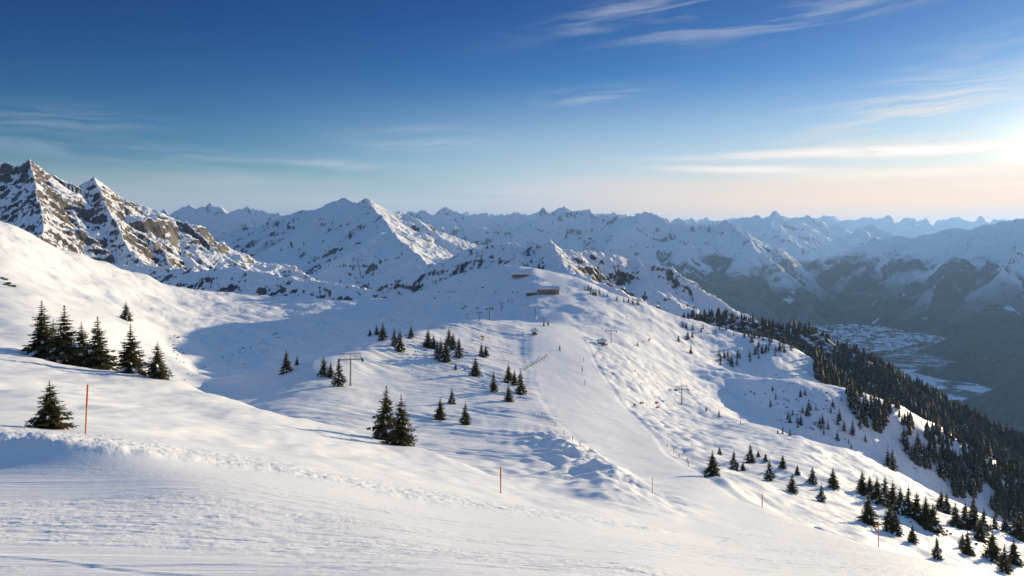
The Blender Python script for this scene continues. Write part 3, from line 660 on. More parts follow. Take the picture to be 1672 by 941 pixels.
for i in range(6):
    tk, nd, sn = spruce_parts(200 + i, wide=[0.27, 0.23, 0.29, 0.25, 0.31, 0.22][i], levels=15, nb=8, segs=2, snow=[0.4, 0.6, 0.5, 0.35, 0.65, 0.5][i])
    v = tk[0] + nd[0] + sn[0]; a, b = len(tk[0]), len(tk[0]) + len(nd[0])
    f = tk[1] + [tuple(q + a for q in w) for w in nd[1]] + [tuple(q + b for q in w) for w in sn[1]]
    mi = [0] * len(tk[1]) + [1] * len(nd[1]) + [2] * len(sn[1])
    SPF.append(mesh('spruce', v, f, [M_bark, M_needle_far, M_tsnow], mi))
trng = random.Random(77)
NTREE = [0]
def plant(px, py, hpx, label, group=None, near=False, kind=None, dmin=10.0, fat=1.0):
    p = hit(px, py, dmin)
    h = max(2.0, hpx * p.y / F) * 1.04
    NTREE[0] += 1
    k = trng.randrange(5) if kind is None else kind
    rz = trng.uniform(0, 6.28)
    if near:
        e = empty('spruce_tree', (p.x, p.y, p.z - 0.03 * h), rz, h); fw_ = fat * trng.uniform(0.88, 1.18); e.scale = (h * fw_, h * fw_, h)
        for nm, me_ in zip(('trunk', 'crown'), SPR[k]): obj(nm, me_, e)
    else:
        e = obj('spruce_tree', SPF[trng.randrange(6)]); e.location = (p.x, p.y, p.z - 0.03 * h); e.rotation_euler = (0, 0, rz)
        e.scale = (h * fat, h * fat, h)
    return tag(e, label, 'spruce tree', group)
G1 = 'big spruces on the foreground bank'
for px, py, h, k, l in [
    (68,586,93,0,'tall dark spruce at the left end of the clump on the foreground bank'),
    (104,594,94,1,'tallest dark spruce in the middle of the clump on the foreground bank'),
    (86,589,66,4,'spruce standing behind and between the two tallest spruces of the left clump'),
    (132,597,70,2,'narrower snow flecked spruce between the clump and the leaning right hand spruce'),
    (160,602,84,0,'broad dark spruce at the right end of the left clump'),
    (213,609,79,1,'dark spruce standing alone just right of the left clump'),
    (256,618,60,3,'small olive green spruce farthest right on the left bank crest')]:
    plant(px, py, h, l, G1, True, k, 130, 1.12)
plant(206, 524, 31, 'small lone spruce up on the sunny slope above the left clump', None, True, 2, 300, 1.1)
plant(82, 700, 78, 'short wide young spruce beside the tall orange pole at the lower left', None, True, 3, 40, 1.35)
plant(631, 719, 88, 'taller left one of the twin spruces on the lip of the foreground hump', 'twin spruces', True, 0, 100, 1.1)
plant(654, 727, 82, 'right one of the twin spruces on the lip of the foreground hump', 'twin spruces', True, 3, 90, 1.0)
KN = [(467,609,38,'lone spruce left of the small one on the knoll end'),(485,597,17,'small spruce beside the lone spruce on the knoll end'),
      (529,614,33,'left one of three spruces before the lift tower'),(540,618,26,'short middle one of three spruces before the lift tower'),(553,631,45,'tallest snow flecked spruce right next to the lift tower'),
      (719,685,36,'spruce left of its pair on the tracked slope below the knoll'),(760,694,37,'right hand spruce of the pair on the tracked slope below the knoll'),(738,660,25,'small spruce above the pair on the tracked slope'),
      (776,614,31,'stocky spruce on the shaded knoll side near the run'),(806,639,33,'spruce left of the clump at the edge of the main run'),
      (830,625,30,'left spruce of the clump at the edge of the main run'),(840,629,27,'middle spruce of the clump at the edge of the main run'),(850,643,40,'tall spruce of the clump at the edge of the main run'),(830,656,28,'lowest spruce of the clump at the edge of the main run')]
for i, (px, py, h, l) in enumerate(KN): plant(px, py, h, l, 'spruces on the knoll and tracked slope', True, i % 5, 190)
KT = [(604,549,12),(615,548,18),(625,555,29),(644,568,30),(653,573,36),(671,553,22),(699,569,31),(708,570,24),(714,580,24),(720,589,36),(728,592,40),(733,565,28),(740,571,28),(749,584,33),(786,581,21),(793,585,19),(744,604,12)]
for i, (px, py, h) in enumerate(KT):
    plant(px, py, h, '%s spruce from the left in the row scattered over the shaded knoll top' % ORD[i], 'spruces on the knoll top', True, (i * 3) % 5, 300)
for px, py, h, l in [(888,533,14,'left one of two tiny spruces by the upper run'),(895,532,11,'right one of two tiny spruces by the upper run'),(914,573,12,'tiny spruce at the fork of the runs'),(1041,566,9,'tiny spruce below the upper lift tower'),
                     (1153,672,10,'tiny spruce left of another below the right lift tower'),(1174,682,15,'small spruce on open snow below the right lift tower')]:
    plant(px, py, h, l, 'small spruces by the runs', False, None, 230)
RT = [(1163,777,40),(1175,743,14),(1198,768,33),(1213,769,16),(1225,756,31),(1238,747,12),(1250,754,14),(1256,785,35),(1278,766,24),(1293,805,31),(1302,776,17),(1327,790,27),(1341,821,31),(1360,798,35)]
for i, (px, py, h) in enumerate(RT):
    plant(px, py, h, '%s spruce from the left among those scattered on sunlit snow right of the lower run' % ORD[i], 'spruces right of the lower run', True, (i * 2) % 5, 120, 1.1)
RC = [(1408,807,38),(1418,856,50),(1420,813,36),(1432,823,44),(1445,819,42),(1452,869,52),(1458,831,46),(1462,873,40),(1471,839,44),(1483,843,50),(1490,887,30),(1497,851,48),(1512,863,52),(1523,867,46),(1530,913,38)]
for i, (px, py, h) in enumerate(RC):
    plant(px, py, h, '%s spruce from the left in the dense snowy clump behind the lower right pole' % ORD[i], 'clump behind the lower right pole', True, (i * 2 + 1) % 5, 125, 1.05)
RE = [(1537,833,32),(1546,839,36),(1560,861,42),(1572,896,26),(1576,863,44),(1580,906,40),(1590,846,36),(1590,867,46),(1601,884,40),(1606,873,44),(1620,916,50),(1640,936,48),(1655,921,42),(1664,881,50)]
for i, (px, py, h) in enumerate(RE):
    plant(px, py, h, '%s spruce from the left in the stand at the bottom right edge' % ORD[i], 'stand at the bottom right edge', True, i % 5, 125, 1.05)
SL = [(1258,666,13),(1270,709,10),(1278,709,15),(1290,691,20),(1290,712,12),(1303,698,13),(1307,650,15),(1320,680,19),(1345,713,13),(1352,701,18),(1368,696,25),(1378,706,22),(1386,724,11),(1392,712,29),(1404,700,20),(1413,721,13)]
for i, (px, py, h) in enumerate(SL):
    plant(px, py, h, '%s spruce from the left on the shaded snow face below the right hand crest' % ORD[i], 'spruces on the shaded snow face', False, None, 300)
def inpoly(x, y, P_):
    c = False
    for (a, b), (d, e) in zip(P_, P_[1:] + P_[:1]):
        if (b > y) != (e > y) and x < (d - a) * (y - b) / (e - b) + a: c = not c
    return c
def scatter(P_, n, hpx, label, group, dmin, dens=None):
    got = 0; x0, x1 = min(a for a, _ in P_), max(a for a, _ in P_); y0, y1 = min(b for _, b in P_), max(b for _, b in P_)
    for _ in range(n * 40):
        if got >= n: break
        px, py = trng.uniform(x0, x1), trng.uniform(y0, y1)
        if not inpoly(px, py, P_): continue
        if dens and fbm(np.array([px / dens]), np.array([py / dens]), 2, 5)[0] < trng.uniform(-0.25, 0.15): continue
        plant(px, py, trng.uniform(*hpx), label, group, False, None, dmin, trng.uniform(0.9, 1.2)); got += 1
scatter([(1104,545),(1150,552),(1260,540),(1330,580),(1352,604),(1300,606),(1180,600),(1110,575)], 62, (9, 19), 'dark spruce in the stand on the far knobbly hill behind the open white crest', 'stand on the far hill', 560, 40)
scatter([(1240,630),(1400,640),(1440,700),(1390,735),(1280,690)], 22, (9, 20), 'small dark spruce dotted over the shaded snow face among the larger ones', 'small spruces on the shaded face', 430)
scatter([(1105,532),(1180,538),(1270,552),(1270,560),(1180,548),(1105,538)], 20, (7, 12), 'dark spruce in the thin line along the upper rim of the far hill', 'line on the rim of the far hill', 600)
scatter([(1370,640),(1445,660),(1530,720),(1610,780),(1672,830),(1672,860),(1560,800),(1480,742),(1400,690)], 75, (18, 34), 'dark spruce in the dense belt down the shaded right hand slope', 'belt on the right hand slope', 380, 50)
scatter([(1440,735),(1530,790),(1620,850),(1672,880),(1672,905),(1560,835),(1450,765)], 26, (22, 36), 'snowy spruce scattered along the crest under the dense belt', 'spruces along the crest under the belt', 250, 60)
scatter([(945,466),(1000,486),(1045,497),(1045,500),(1000,491),(950,474)], 20, (6, 10), 'small dark spruce in the row along the ridge right of the mountain lodge', 'row right of the lodge', 700)

# the forest beyond: nobody could count it
tv, tf = [], []
frng = random.Random(9)
for i in range(3):
    V, Fc = [], []
    for z0, z1, r0 in ((0.04, 0.52, 0.19), (0.26, 0.74, 0.145), (0.50, 1.0, 0.10)):
        b = len(V); n = 8
        for k in range(n):
            a = k * 6.283 / n + frng.uniform(-0.2, 0.2); rr_ = r0 * (1.15 if k % 2 else 0.62) * frng.uniform(0.85, 1.15)
            V.append((rr_ * math.cos(a), rr_ * math.sin(a), z0 + frng.uniform(-0.03, 0.03)))
        V.append((frng.uniform(-.01, .01), frng.uniform(-.01, .01), z1))
        for k in range(n): Fc.append((b + k, b + (k + 1) % n, b + n))
    tv.append(np.array(V)); tf.append(np.array(Fc))
def fz(px, D):
    u = (px - fkx[0]) / (fkx[1] - fkx[0]); v = np.interp(math.log(D), np.log(fdd), np.arange(len(fdd)))
    i, j = int(v), int(u)
    if i >= FZ.shape[0] - 1 or j >= FZ.shape[1] - 1 or j < 0: return -9e9
    return FZ[i, j]
AV, AF, base = [], [], 0
cnt = 0
nrg = np.random.RandomState(4)
while cnt < 15000:
    px = nrg.uniform(1100, 1990); D = 1 / nrg.uniform(1 / 1350, 1 / 690)
    z1 = fz(px, D); z2 = ground((px - CX) / F * D, D) if D < 1180 else -9e9
    if z2 is None: z2 = -9e9
    if z1 < -500 and z2 < -500: continue
    if z2 > z1 and D < 1000 and (px < 1330 or D < 640): continue
    z = max(z1, z2); x = (px - CX) / F * D
    if vnoise(np.array([x / 45.0]), np.array([D / 45.0]), 3)[0] < -0.58: continue
    h = nrg.uniform(6, 16); k = cnt % 3; a = nrg.uniform(0, 6.28); w = h * nrg.uniform(0.95, 1.45)
    v = tv[k]; ca, sa = math.cos(a), math.sin(a)
    AV.append(np.stack([x + (v[:, 0] * ca - v[:, 1] * sa) * w, D + (v[:, 0] * sa + v[:, 1] * ca) * w, z - 0.6 + v[:, 2] * h], -1))
    AF.append(tf[k] + base); base += len(v); cnt += 1
def tri_mesh(name, V, T_, m_):
    me = bpy.data.meshes.new(name); me.vertices.add(len(V)); me.vertices.foreach_set('co', V.astype(np.float32).reshape(-1))
    n = T_.shape[1]
    me.loops.add(T_.size); me.loops.foreach_set('vertex_index', T_.astype(np.int32).reshape(-1))
    me.polygons.add(len(T_)); me.polygons.foreach_set('loop_start', np.arange(0, T_.size, n, dtype=np.int32))
    me.materials.append(m_); me.update(calc_edges=True); return me
M_forest, t, p_ = mat('forest_needles'); g = t.node('ShaderNodeNewGeometry')
fcol = t.mix(t.noise(g.outputs['Position'], 0.09, 4), (0.028, 0.032, 0.020, 1), (0.098, 0.086, 0.052, 1))
fcol = t.mix(t.ramp(t.noise(g.outputs['Position'], 0.9, 3, 0.7), 0.60, 0.66), fcol, (0.55, 0.57, 0.60, 1))
t.put(p_.inputs['Base Color'], fcol); p_.inputs['Roughness'].default_value = 0.85
BELT = [(1380,643),(1450,655),(1530,690),(1610,735),(1700,792),(1760,850),(1700,880),(1560,812),(1480,752),(1400,690)]
for _ in range(430):
    while True:
        px, py = nrg.uniform(1380, 1760), nrg.uniform(640, 890)
        if inpoly(px, py, BELT) and vnoise(np.array([px / 26.0]), np.array([py / 20.0]), 12)[0] > 0.05 - (px - 1380) / 700: break
    q = hit(px, py, 400); h = nrg.uniform(4.5, 13); k = cnt % 3; a = nrg.uniform(0, 6.28); w = h * nrg.uniform(0.95, 1.3); v = tv[k]; ca, sa = math.cos(a), math.sin(a)
    AV.append(np.stack([q.x + (v[:, 0] * ca - v[:, 1] * sa) * w, q.y + (v[:, 0] * sa + v[:, 1] * ca) * w, q.z - 0.4 + v[:, 2] * h], -1))
    AF.append(tf[k] + base); base += len(v); cnt += 1
fo = obj('forest', tri_mesh('forest', np.concatenate(AV), np.concatenate(AF), M_forest)); fo['kind'] = 'stuff'

# ------------------------------------------------------------------ marker poles
M_or = plain('orange_paint', (0.62, 0.10, 0.03), 0.5, var=0.12, scale=6)
M_or2 = plain('faded_orange', (0.60, 0.28, 0.20), 0.6, var=0.15, scale=6)
M_yel = plain('yellow_paint', (0.60, 0.27, 0.02), 0.5, var=0.1)
M_red = plain('red_fabric', (0.55, 0.06, 0.05), 0.7, var=0.15)
M_dark = plain('dark_metal', (0.05, 0.05, 0.055), 0.6)
M_steel = plain('galvanised_steel', (0.42, 0.42, 0.42), 0.5, var=0.12, scale=1.5)
M_wood = plain('weathered_wood', (0.19, 0.14, 0.10), 0.8, var=0.3, scale=2)
def pole(px, py, hpx, r, label, mats, group=None, lean=(0, 0), dmin=10, name='marker_pole', cat='marker pole', split=0.55):
    p = hit(px, py, dmin); h = hpx * p.y / F
    e = empty(name, (p.x, p.y, p.z)); e.rotation_euler = (lean[1], lean[0], 0)
    MB().tube((0, 0, -0.4), (0, 0, h * split), r, r * 0.97, 10).build('shaft', mats[1], e)
    MB().tube((0, 0, h * split), (0, 0, h), r * 1.04, r * 0.95, 10).build('sleeve', mats[0], e)
    if r > 0.03: MB().tube((0, 0, h), (0, 0, h + r * 0.5), r * 1.1, r * 0.8, 10).build('cap', mats[0], e)
    return tag(e, label, cat, group)
pole(139.5, 709, 80, 0.043, 'tall orange marker pole leaning slightly beside the young spruce at the left', [M_or, M_or2], lean=(0.045, 0), dmin=38)
pole(817.5, 806, 42, 0.06, 'thin orange pole above the cut bank in the middle foreground', [M_or, M_or2], dmin=60)
pole(1065, 809, 28, 0.05, 'thin pole with a dark orange top on the lower run', [M_yel, M_or2], dmin=100, split=0.62)
pole(1244.5, 829, 22, 0.085, 'orange pole at the right edge of the lower run, below the scattered spruces', [M_or, M_or], dmin=100)
pole(1434.5, 893.5, 41, 0.085, 'thick orange pole with a yellow top at the lower right edge of the groomed snow', [M_yel, M_or], dmin=60, split=0.82)
SP = [(885,683,9),(907,698,8),(921,711,8),(935,722,9),(947,730,8),(963,738,6),(1090,731,6),(1100,741,9),(1109,748,7),(1122,757,9),(1124,762,8)]
for i, (px, py, h) in enumerate(SP):
    pole(px, py, h, 0.09, '%s thin red slope marker from the left along the edges of the main run' % ORD[i], [M_red, M_or2], 'red markers along the main run', dmin=150, name='slope_marker', cat='slope marker')
for i, (px, py, h) in enumerate([(951,609,12),(953,592,8),(955,630,9)]):
    pole(px, py, h, 0.10, '%s red pole counted from the left down the middle of the main run' % ORD[i], [M_red, M_or2], 'red poles in the main run', dmin=300, name='slope_marker', cat='slope marker')
# red safety nets and mats where the runs meet
def net(px, py, w, h, rz, label):
    p = hit(px, py, 260)
    e = empty('safety_net', (p.x, p.y, p.z), rz)
    h *= 0.6; w *= 0.7
    MB().box((0, 0, h / 2 + 0.1), (w, 0.12, h)).build('netting', M_red, e)
    for x in (-w / 2, w / 2): MB().tube((x, 0, -0.4), (x, 0, h + 0.5), 0.06).build('post', M_or2, e)
    return tag(e, label, 'safety net', 'red safety nets at the crossing')
net(1072, 660, 2.2, 1.6, 0.2, 'upper red safety net where the lift shadow meets the run'); net(1074, 668, 2.6, 1.4, 0.5, 'lower red safety net just under the upper one')
net(1048, 660, 2.2, 1.2, -0.1, 'red safety net left of the crossing'); net(1036, 664, 1.4, 1.8, 0.3, 'small orange red net farthest left of the crossing')
# rail fence at the top of the main run
pa, pb = hit(857, 606, 300), hit(893, 583, 300)
e = empty('rail_fence', pa); MBr = MB(); N_ = 9
for k in range(N_):
    q = pa.lerp(pb, k / (N_ - 1)); q.z = ground(q.x, q.y)
    MB().tube(tuple(q - pa + Vector((0, 0, -0.4))), tuple(q - pa + Vector((0, 0, 1.25))), 0.13).build('post', M_wood, e)
    if k:
        for hh in (0.5, 1.1): MBr.tube(tuple(q0 - pa + Vector((0, 0, hh))), tuple(q - pa + Vector((0, 0, hh))), 0.10)
    q0 = q.copy()
MBr.build('rail', M_wood, e)
pc = hit(899, 590, 300) - pb
tag(e, 'dark wooden rail fence cutting in from the left edge of the main run', 'fence')

# ------------------------------------------------------------------ chairlift
def lift_tower(px, py, hpx, label, rz, dmin):
    p = hit(px, py, dmin); h = hpx * p.y / F; w = h * 0.36
    e = empty('lift_tower', (p.x, p.y, p.z), rz)
    MB().tube((0, 0, -1), (0, 0, h * 0.82), h * 0.032, h * 0.026, 14).build('mast', M_steel, e)
    MB().tube((0, 0, -0.6), (0, 0, h * 0.03), h * 0.055, h * 0.05, 14).build('footing', M_steel, e)
    MB().box((0, 0, h * 0.82), (w * 2.1, h * 0.04, h * 0.045)).build('crossarm', M_steel, e)
    g = MB()
    for x in (-w * 0.86, 0, w * 0.86): g.tube((x, 0, h * 0.84), (x, 0, h), h * 0.012, n=6)
    g.tube((-w * 0.86, 0, h), (w * 0.86, 0, h), h * 0.014, n=6)
    for x in (-1, 1): g.tube((x * w * 0.86, 0, h), (x * w * 0.3, 0, h * 0.85), h * 0.007, n=6)
    g.build('maintenance_frame', M_steel, e)
    l_ = MB()
    for k in range(12): l_.box((0, -h * 0.035, h * (0.08 + 0.06 * k)), (h * 0.03, h * 0.006, h * 0.006))
    for x in (-1, 1): l_.box((x * h * 0.016, -h * 0.035, h * 0.42), (h * 0.005, h * 0.006, h * 0.76))
    l_.build('ladder', M_steel, e)
    for x in (-1, 1):
        s_ = MB().box((x * w, 0, h * 0.80), (h * 0.05, h * 0.30, h * 0.07)).build('sheave_train', M_dark, e)
        for k in range(5):
            y = (k - 2) * h * 0.062
            MB().tube((x * w - h * 0.012, y, h * 0.775), (x * w + h * 0.012, y, h * 0.775), h * 0.026, n=12).build('sheave', M_dark, s_)
        MB().box((x * (w + h * 0.035), 0, h * 0.76), (h * 0.05, h * 0.26, h * 0.008)).build('catwalk', M_steel, e)
    return tag(e, label, 'lift tower', 'chairlift towers')
lift_tower(572.5, 630, 52, 'tall grey lift tower beside spruces on the tracked knoll', 0.25, 280)
lift_tower(1113, 661, 29, 'grey lift tower alone on the open snow right of the main run', 0.15, 350)
lift_tower(998, 560, 24, 'small grey lift tower above the fork of the runs', -0.2, 520)
def t_pylon(px, py, hpx, label, rz=0.0, dmin=520):
    p = hit(px, py, dmin); h = hpx * p.y / F
    e = empty('tow_pylon', (p.x, p.y, p.z), rz)
    MB().tube((0, 0, -0.6), (0, 0, h), h * 0.045, h * 0.035, 10).build('mast', M_wood, e)
    MB().box((0, 0, h * 0.97), (h * 0.62, h * 0.06, h * 0.06)).build('crossarm', M_wood, e)
    for x in (-1, 1): MB().tube((x * h * 0.29, -h * 0.05, h * 0.9), (x * h * 0.29, h * 0.05, h * 0.9), h * 0.06, n=10).build('sheave', M_dark, e)
    return tag(e, label, 'tow pylon', 'drag lift pylons')
TP = [(762,523,9),(783,524,14),(799,523,20),(819,508,13),(836,498,9),(874,519,15)]
for i, (px, py, h) in enumerate(TP): t_pylon(px, py, h, '%s brown drag lift pylon from the left below the lodge hill' % ORD[i], 0.3 * i, 500)
# haul rope of the drag lift between the pylons at its foot
# ------------------------------------------------------------------ buildings
M_wall = plain('larch_boards', (0.42, 0.385, 0.35), 0.8, var=0.25, scale=1.5)
M_stone = plain('rendered_wall', (0.52, 0.47, 0.42), 0.8, var=0.1, scale=1.0)
M_roofsnow = plain('roof_snow', (0.85, 0.86, 0.88), 0.7, var=0.03)
M_glass, t, p_ = mat('window_glass'); p_.inputs['Base Color'].default_value = (0.02, 0.025, 0.03, 1); p_.inputs['Roughness'].default_value = 0.1; p_.inputs['Specular IOR Level'].default_value = 0.5
def lodge(px, py, length, depth, hgt, rz, label, cat, nwin, gable=True, name='mountain_lodge', dmin=560, wallm=None):
    p = hit(px, py, dmin)
    e = empty(name, (p.x, p.y, p.z), rz)
    MB().box((0, 0, hgt * 0.5 - 1.5), (length, depth, hgt + 3)).build('wall', wallm or M_wall, e)
    rf = MB().prism(-length / 2 - 0.9, length / 2 + 0.9, [(-depth / 2 - 1.0, hgt - 0.1), (0, hgt + depth * 0.24), (depth / 2 + 1.0, hgt - 0.1), (depth / 2 + 1.0, hgt + 0.9), (0, hgt + depth * 0.24 + 1.1), (-depth / 2 - 1.0, hgt + 0.9)])
    r_ = rf.build('roof', M_roofsnow, e)
    MB().box((length * 0.22, depth * 0.1, hgt + depth * 0.24 + 0.9), (1.0, 1.0, 1.8)).build('chimney', M_stone, r_)
    for k in range(nwin):
        x = -length / 2 + (k + 0.5) * length / nwin
        w = MB().box((x, -depth / 2 - 0.02, hgt * 0.58), (length / nwin * 0.66, 0.10, hgt * 0.36)).build('window', M_stone, e)
        MB().box((x, -depth / 2 - 0.06, hgt * 0.58), (length / nwin * 0.56, 0.10, hgt * 0.30)).build('pane', M_glass, w)
    MB().box((length * 0.1, -depth / 2 - 0.04, hgt * 0.2), (1.3, 0.14, hgt * 0.38)).build('door', M_dark, e)
    MB().box((0, -depth / 2 - 2.0, 0.15), (length * 0.9, 3.8, 0.3)).build('terrace', M_wood, e)
    rl = MB(); 
    for k in range(14): rl.box((-length * 0.45 + k * length * 0.9 / 13, -depth / 2 - 3.85, 0.75), (0.10, 0.10, 0.95))
    rl.box((0, -depth / 2 - 3.85, 1.25), (length * 0.9, 0.12, 0.10)); rl.build('railing', M_wood, e)
    if gable:
        g_ = MB().box((length * 0.36, -depth * 0.1, hgt * 0.5), (length * 0.22, depth * 1.3, hgt + 0.6)).build('gable_wing', M_stone, e)
        gp = length * 0.36
        q = MB(); i0 = 0
        hw = length * 0.15; y0, y1 = -depth * 0.82, depth * 0.6; zt = hgt + 0.2
        q.v = [(gp - hw, y0, zt), (gp, y0, zt + 2.6), (gp + hw, y0, zt), (gp - hw, y1, zt), (gp, y1, zt + 2.6), (gp + hw, y1, zt),
               (gp - hw, y0, zt + .5), (gp, y0, zt + 3.1), (gp + hw, y0, zt + .5), (gp - hw, y1, zt + .5), (gp, y1, zt + 3.1), (gp + hw, y1, zt + .5)]
        q.f = [(0, 1, 4, 3), (1, 2, 5, 4), (6, 9, 10, 7), (7, 10, 11, 8), (0, 6, 7, 1), (1, 7, 8, 2), (3, 4, 10, 9), (4, 5, 11, 10), (0, 3, 9, 6), (2, 8, 11, 5)]
        q.build('gable_roof', M_roofsnow, e)
        for k in (-1, 1):
            MB().box((gp + k * length * 0.05, -depth * 0.76, hgt * 0.6), (length * 0.06, 0.10, hgt * 0.36)).build('gable_window', M_glass, e)
    return tag(e, label, cat)
lodge(895, 479, 21, 8, 3.6, 0.06, 'long low mountain lodge with a snowy roof, a dark window front and a pale gable', 'mountain lodge', 9)
lodge(868, 482, 11, 5, 2.2, 0.10, 'low dark annex building at the left end of the mountain lodge', 'annex', 5, False, 'lodge_annex')
lodge(852, 453, 22, 5, 1.9, 0.10, 'long dark shed half buried in snow above the lodge', 'shed', 8, False, 'ski_shed', 700)
lodge(982, 563, 4.2, 3.2, 1.8, 0.4, 'small wooden hut on the knob beside the upper lift tower', 'hut', 3, False, 'lift_hut', 480)
lodge(872, 546, 2.4, 2.0, 1.6, 0.2, 'tiny dark cabin on the snow left of the upper run', 'cabin', 2, False, 'ticket_cabin', 480)
lodge(971, 481, 5, 4, 2.2, -0.2, 'tiny hut under the row of spruces right of the lodge', 'hut', 2, False, 'ridge_hut', 650)
# snow cannons
def cannon(px, py, label, rz):
    p = hit(px, py, 300); e = empty('snow_cannon', (p.x, p.y, p.z), rz)
    MB().tube((0, 0, -0.3), (0, 0, 2.0), 0.16, 0.13).build('stand', M_dark, e)
    b = MB().tube((-0.9, 0, 2.3), (0.9, 0, 2.7), 0.55, 0.48, 16).build('barrel', M_yel, e)
    MB().tube((0.9, 0, 2.7), (1.05, 0, 2.73), 0.56, 0.56, 16).build('nozzle_ring', M_dark, b)
    MB().box((-0.2, 0, 1.1), (0.6, 0.5, 0.7)).build('control_box', M_dark, e)
    tag(e, label, 'snow cannon', 'snow cannons')
cannon(1060, 560, 'snow cannon on the sunny hump right of the upper lift tower', 0.4); cannon(788, 558, 'snow cannon at the left edge of the upper slope by the knoll', 2.5)

# ------------------------------------------------------------------ skiers
M_jack = plain('dark_jacket', (0.03, 0.035, 0.05), 0.8); M_jack2 = plain('red_jacket', (0.40, 0.04, 0.03), 0.8)
M_trou = plain('black_trousers', (0.02, 0.02, 0.022), 0.85); M_skin = plain('skin', (0.45, 0.28, 0.2), 0.6, var=0.05); M_helm = plain('helmet', (0.08, 0.08, 0.09), 0.3)
def skier_mesh(jm):
    J = {'pel': (0, 0, .88), 'che': (0.03, 0, 1.28), 'nek': (0.05, 0, 1.47), 'hed': (0.08, 0, 1.62), 'top': (0.08, 0, 1.74),
         'shl': (0.02, .20, 1.40), 'ell': (0.02, .30, 1.14), 'hal': (.24, .30, 1.02), 'shr': (0.02, -.20, 1.40), 'elr': (0.02, -.30, 1.14), 'har': (.24, -.30, 1.02),
         'hil': (0, .10, .84), 'knl': (.10, .13, .48), 'anl': (0, .14, .10), 'tol': (.16, .14, .05), 'hir': (0, -.10, .84), 'knr': (.10, -.13, .48), 'anr': (0, -.14, .10), 'tor': (.16, -.14, .05)}
    R_ = {'pel': .15, 'che': .17, 'nek': .07, 'hed': .105, 'top': .07, 'sh': .08, 'el': .06, 'ha': .055, 'hi': .10, 'kn': .075, 'an': .065, 'to': .06}
    E_ = ['pel che', 'che nek', 'nek hed', 'hed top', 'che shl', 'shl ell', 'ell hal', 'che shr', 'shr elr', 'elr har', 'pel hil', 'hil knl', 'knl anl', 'anl tol', 'pel hir', 'hir knr', 'knr anr', 'anr tor']
    ks = list(J); me = bpy.data.meshes.new('person'); me.from_pydata([J[k] for k in ks], [tuple(ks.index(q) for q in w.split()) for w in E_], [])
    o = bpy.data.objects.new('tmp', me); C.objects.link(o)
    sk = o.modifiers.new('skin', 'SKIN'); o.modifiers.new('sub', 'SUBSURF').levels = 1
    for k, vv in zip(ks, me.skin_vertices[0].data):
        r = R_.get(k, R_.get(k[:2])); vv.radius = (r, r); vv.use_root = (k == 'pel')
    dg = bpy.context.evaluated_depsgraph_get(); m2 = bpy.data.meshes.new_from_object(o.evaluated_get(dg))
    bpy.data.objects.remove(o); m2.name = 'person'
    m2.materials.clear()
    for q in (M_trou, jm, M_skin): m2.materials.append(q)
    for f_ in m2.polygons:
        z = f_.center.z; f_.material_index = 0 if z < 0.88 else (2 if z > 1.49 else 1); f_.use_smooth = True
    return m2
pm = [skier_mesh(M_jack), skier_mesh(M_jack2)]
hv = MB(); hb = bmesh.new(); bmesh.ops.create_uvsphere(hb, u_segments=12, v_segments=8, radius=0.135)
for q in list(hb.verts):
    q.co.z = q.co.z + 1.68; q.co.x += 0.07
bmesh.ops.delete(hb, geom=[q for q in hb.verts if q.co.z < 1.63], context='VERTS')
hm = bpy.data.meshes.new('helmet'); hb.to_mesh(hm); hb.free(); hm.materials.append(M_helm)
for px, py, k, l in [(1209,693,0,'skier in dark clothes standing on the open snow below the right lift tower'),(973,581,0,'dark clad skier nearest the fork of the runs'),(970,586,0,'dark clad skier just below another at the fork of the runs'),
                     (950.5,608,1,'skier in red beside the red pole in the main run'),(1037,609,0,'dark clad skier crossing the slope right of the main run'),(1023,521,0,'skier standing at the top of the right hand run'),(927,478,0,'dark clad skier on the run beside the lodge')]:
    p = hit(px, py, 200); e = obj('person', pm[k]); e.location = (p.x, p.y, p.z + 0.02); e.rotation_euler = (0, 0, trng.uniform(0, 6.28)); e.scale = (1.15,) * 3
    obj('helmet', hm, e); tag(e, l, 'person')

# ------------------------------------------------------------------ boulders poking through the snow
M_rock = plain('boulder_rock', (0.075, 0.066, 0.058), 0.9, var=0.5, scale=1.3)
BM_ = []
for i in range(5):
    b = bmesh.new(); bmesh.ops.create_icosphere(b, subdivisions=2, radius=1.0); r = random.Random(i)
    o3 = Vector((r.uniform(0, 9), r.uniform(0, 9), 0))
    for q in b.verts:
        n_ = vnoise(np.array([q.co.x * 1.3 + o3.x]), np.array([q.co.y * 1.3 + o3.y + q.co.z * 2.1]), i)[0]
        q.co *= 1 + 0.38 * n_; q.co.z *= 0.62
    m2 = bpy.data.meshes.new('boulder'); b.to_mesh(m2); b.free(); m2.materials.append(M_rock); BM_.append(m2)
def rocks(pts, label, group, spx=(1.2, 3.2), dmin=200):
    for px, py in pts:
        p = hit(px, py, dmin); s_ = trng.uniform(*spx) * p.y / F * 0.6
        e = obj('boulder', BM_[trng.randrange(5)]); e.location = (p.x, p.y, p.z); e.rotation_euler = (0, 0, trng.uniform(0, 6.28)); e.scale = (s_ * trng.uniform(1, 1.9), s_, s_ * trng.uniform(0.7, 1.1))
        tag(e, label, 'boulder', group)
def ring(P_, n):
    o_ = []
    x0, x1 = min(a for a, _ in P_), max(a for a, _ in P_); y0, y1 = min(b for _, b in P_), max(b for _, b in P_)
    while len(o_) < n:
        q = (trng.uniform(x0, x1), trng.uniform(y0, y1))
        if inpoly(q[0], q[1], P_): o_.append(q)
    return o_
rocks(ring([(272,545),(292,545),(312,600),(285,600)], 24), 'dark rock in the band running down the shaded basin floor', 'rocks in the basin band')
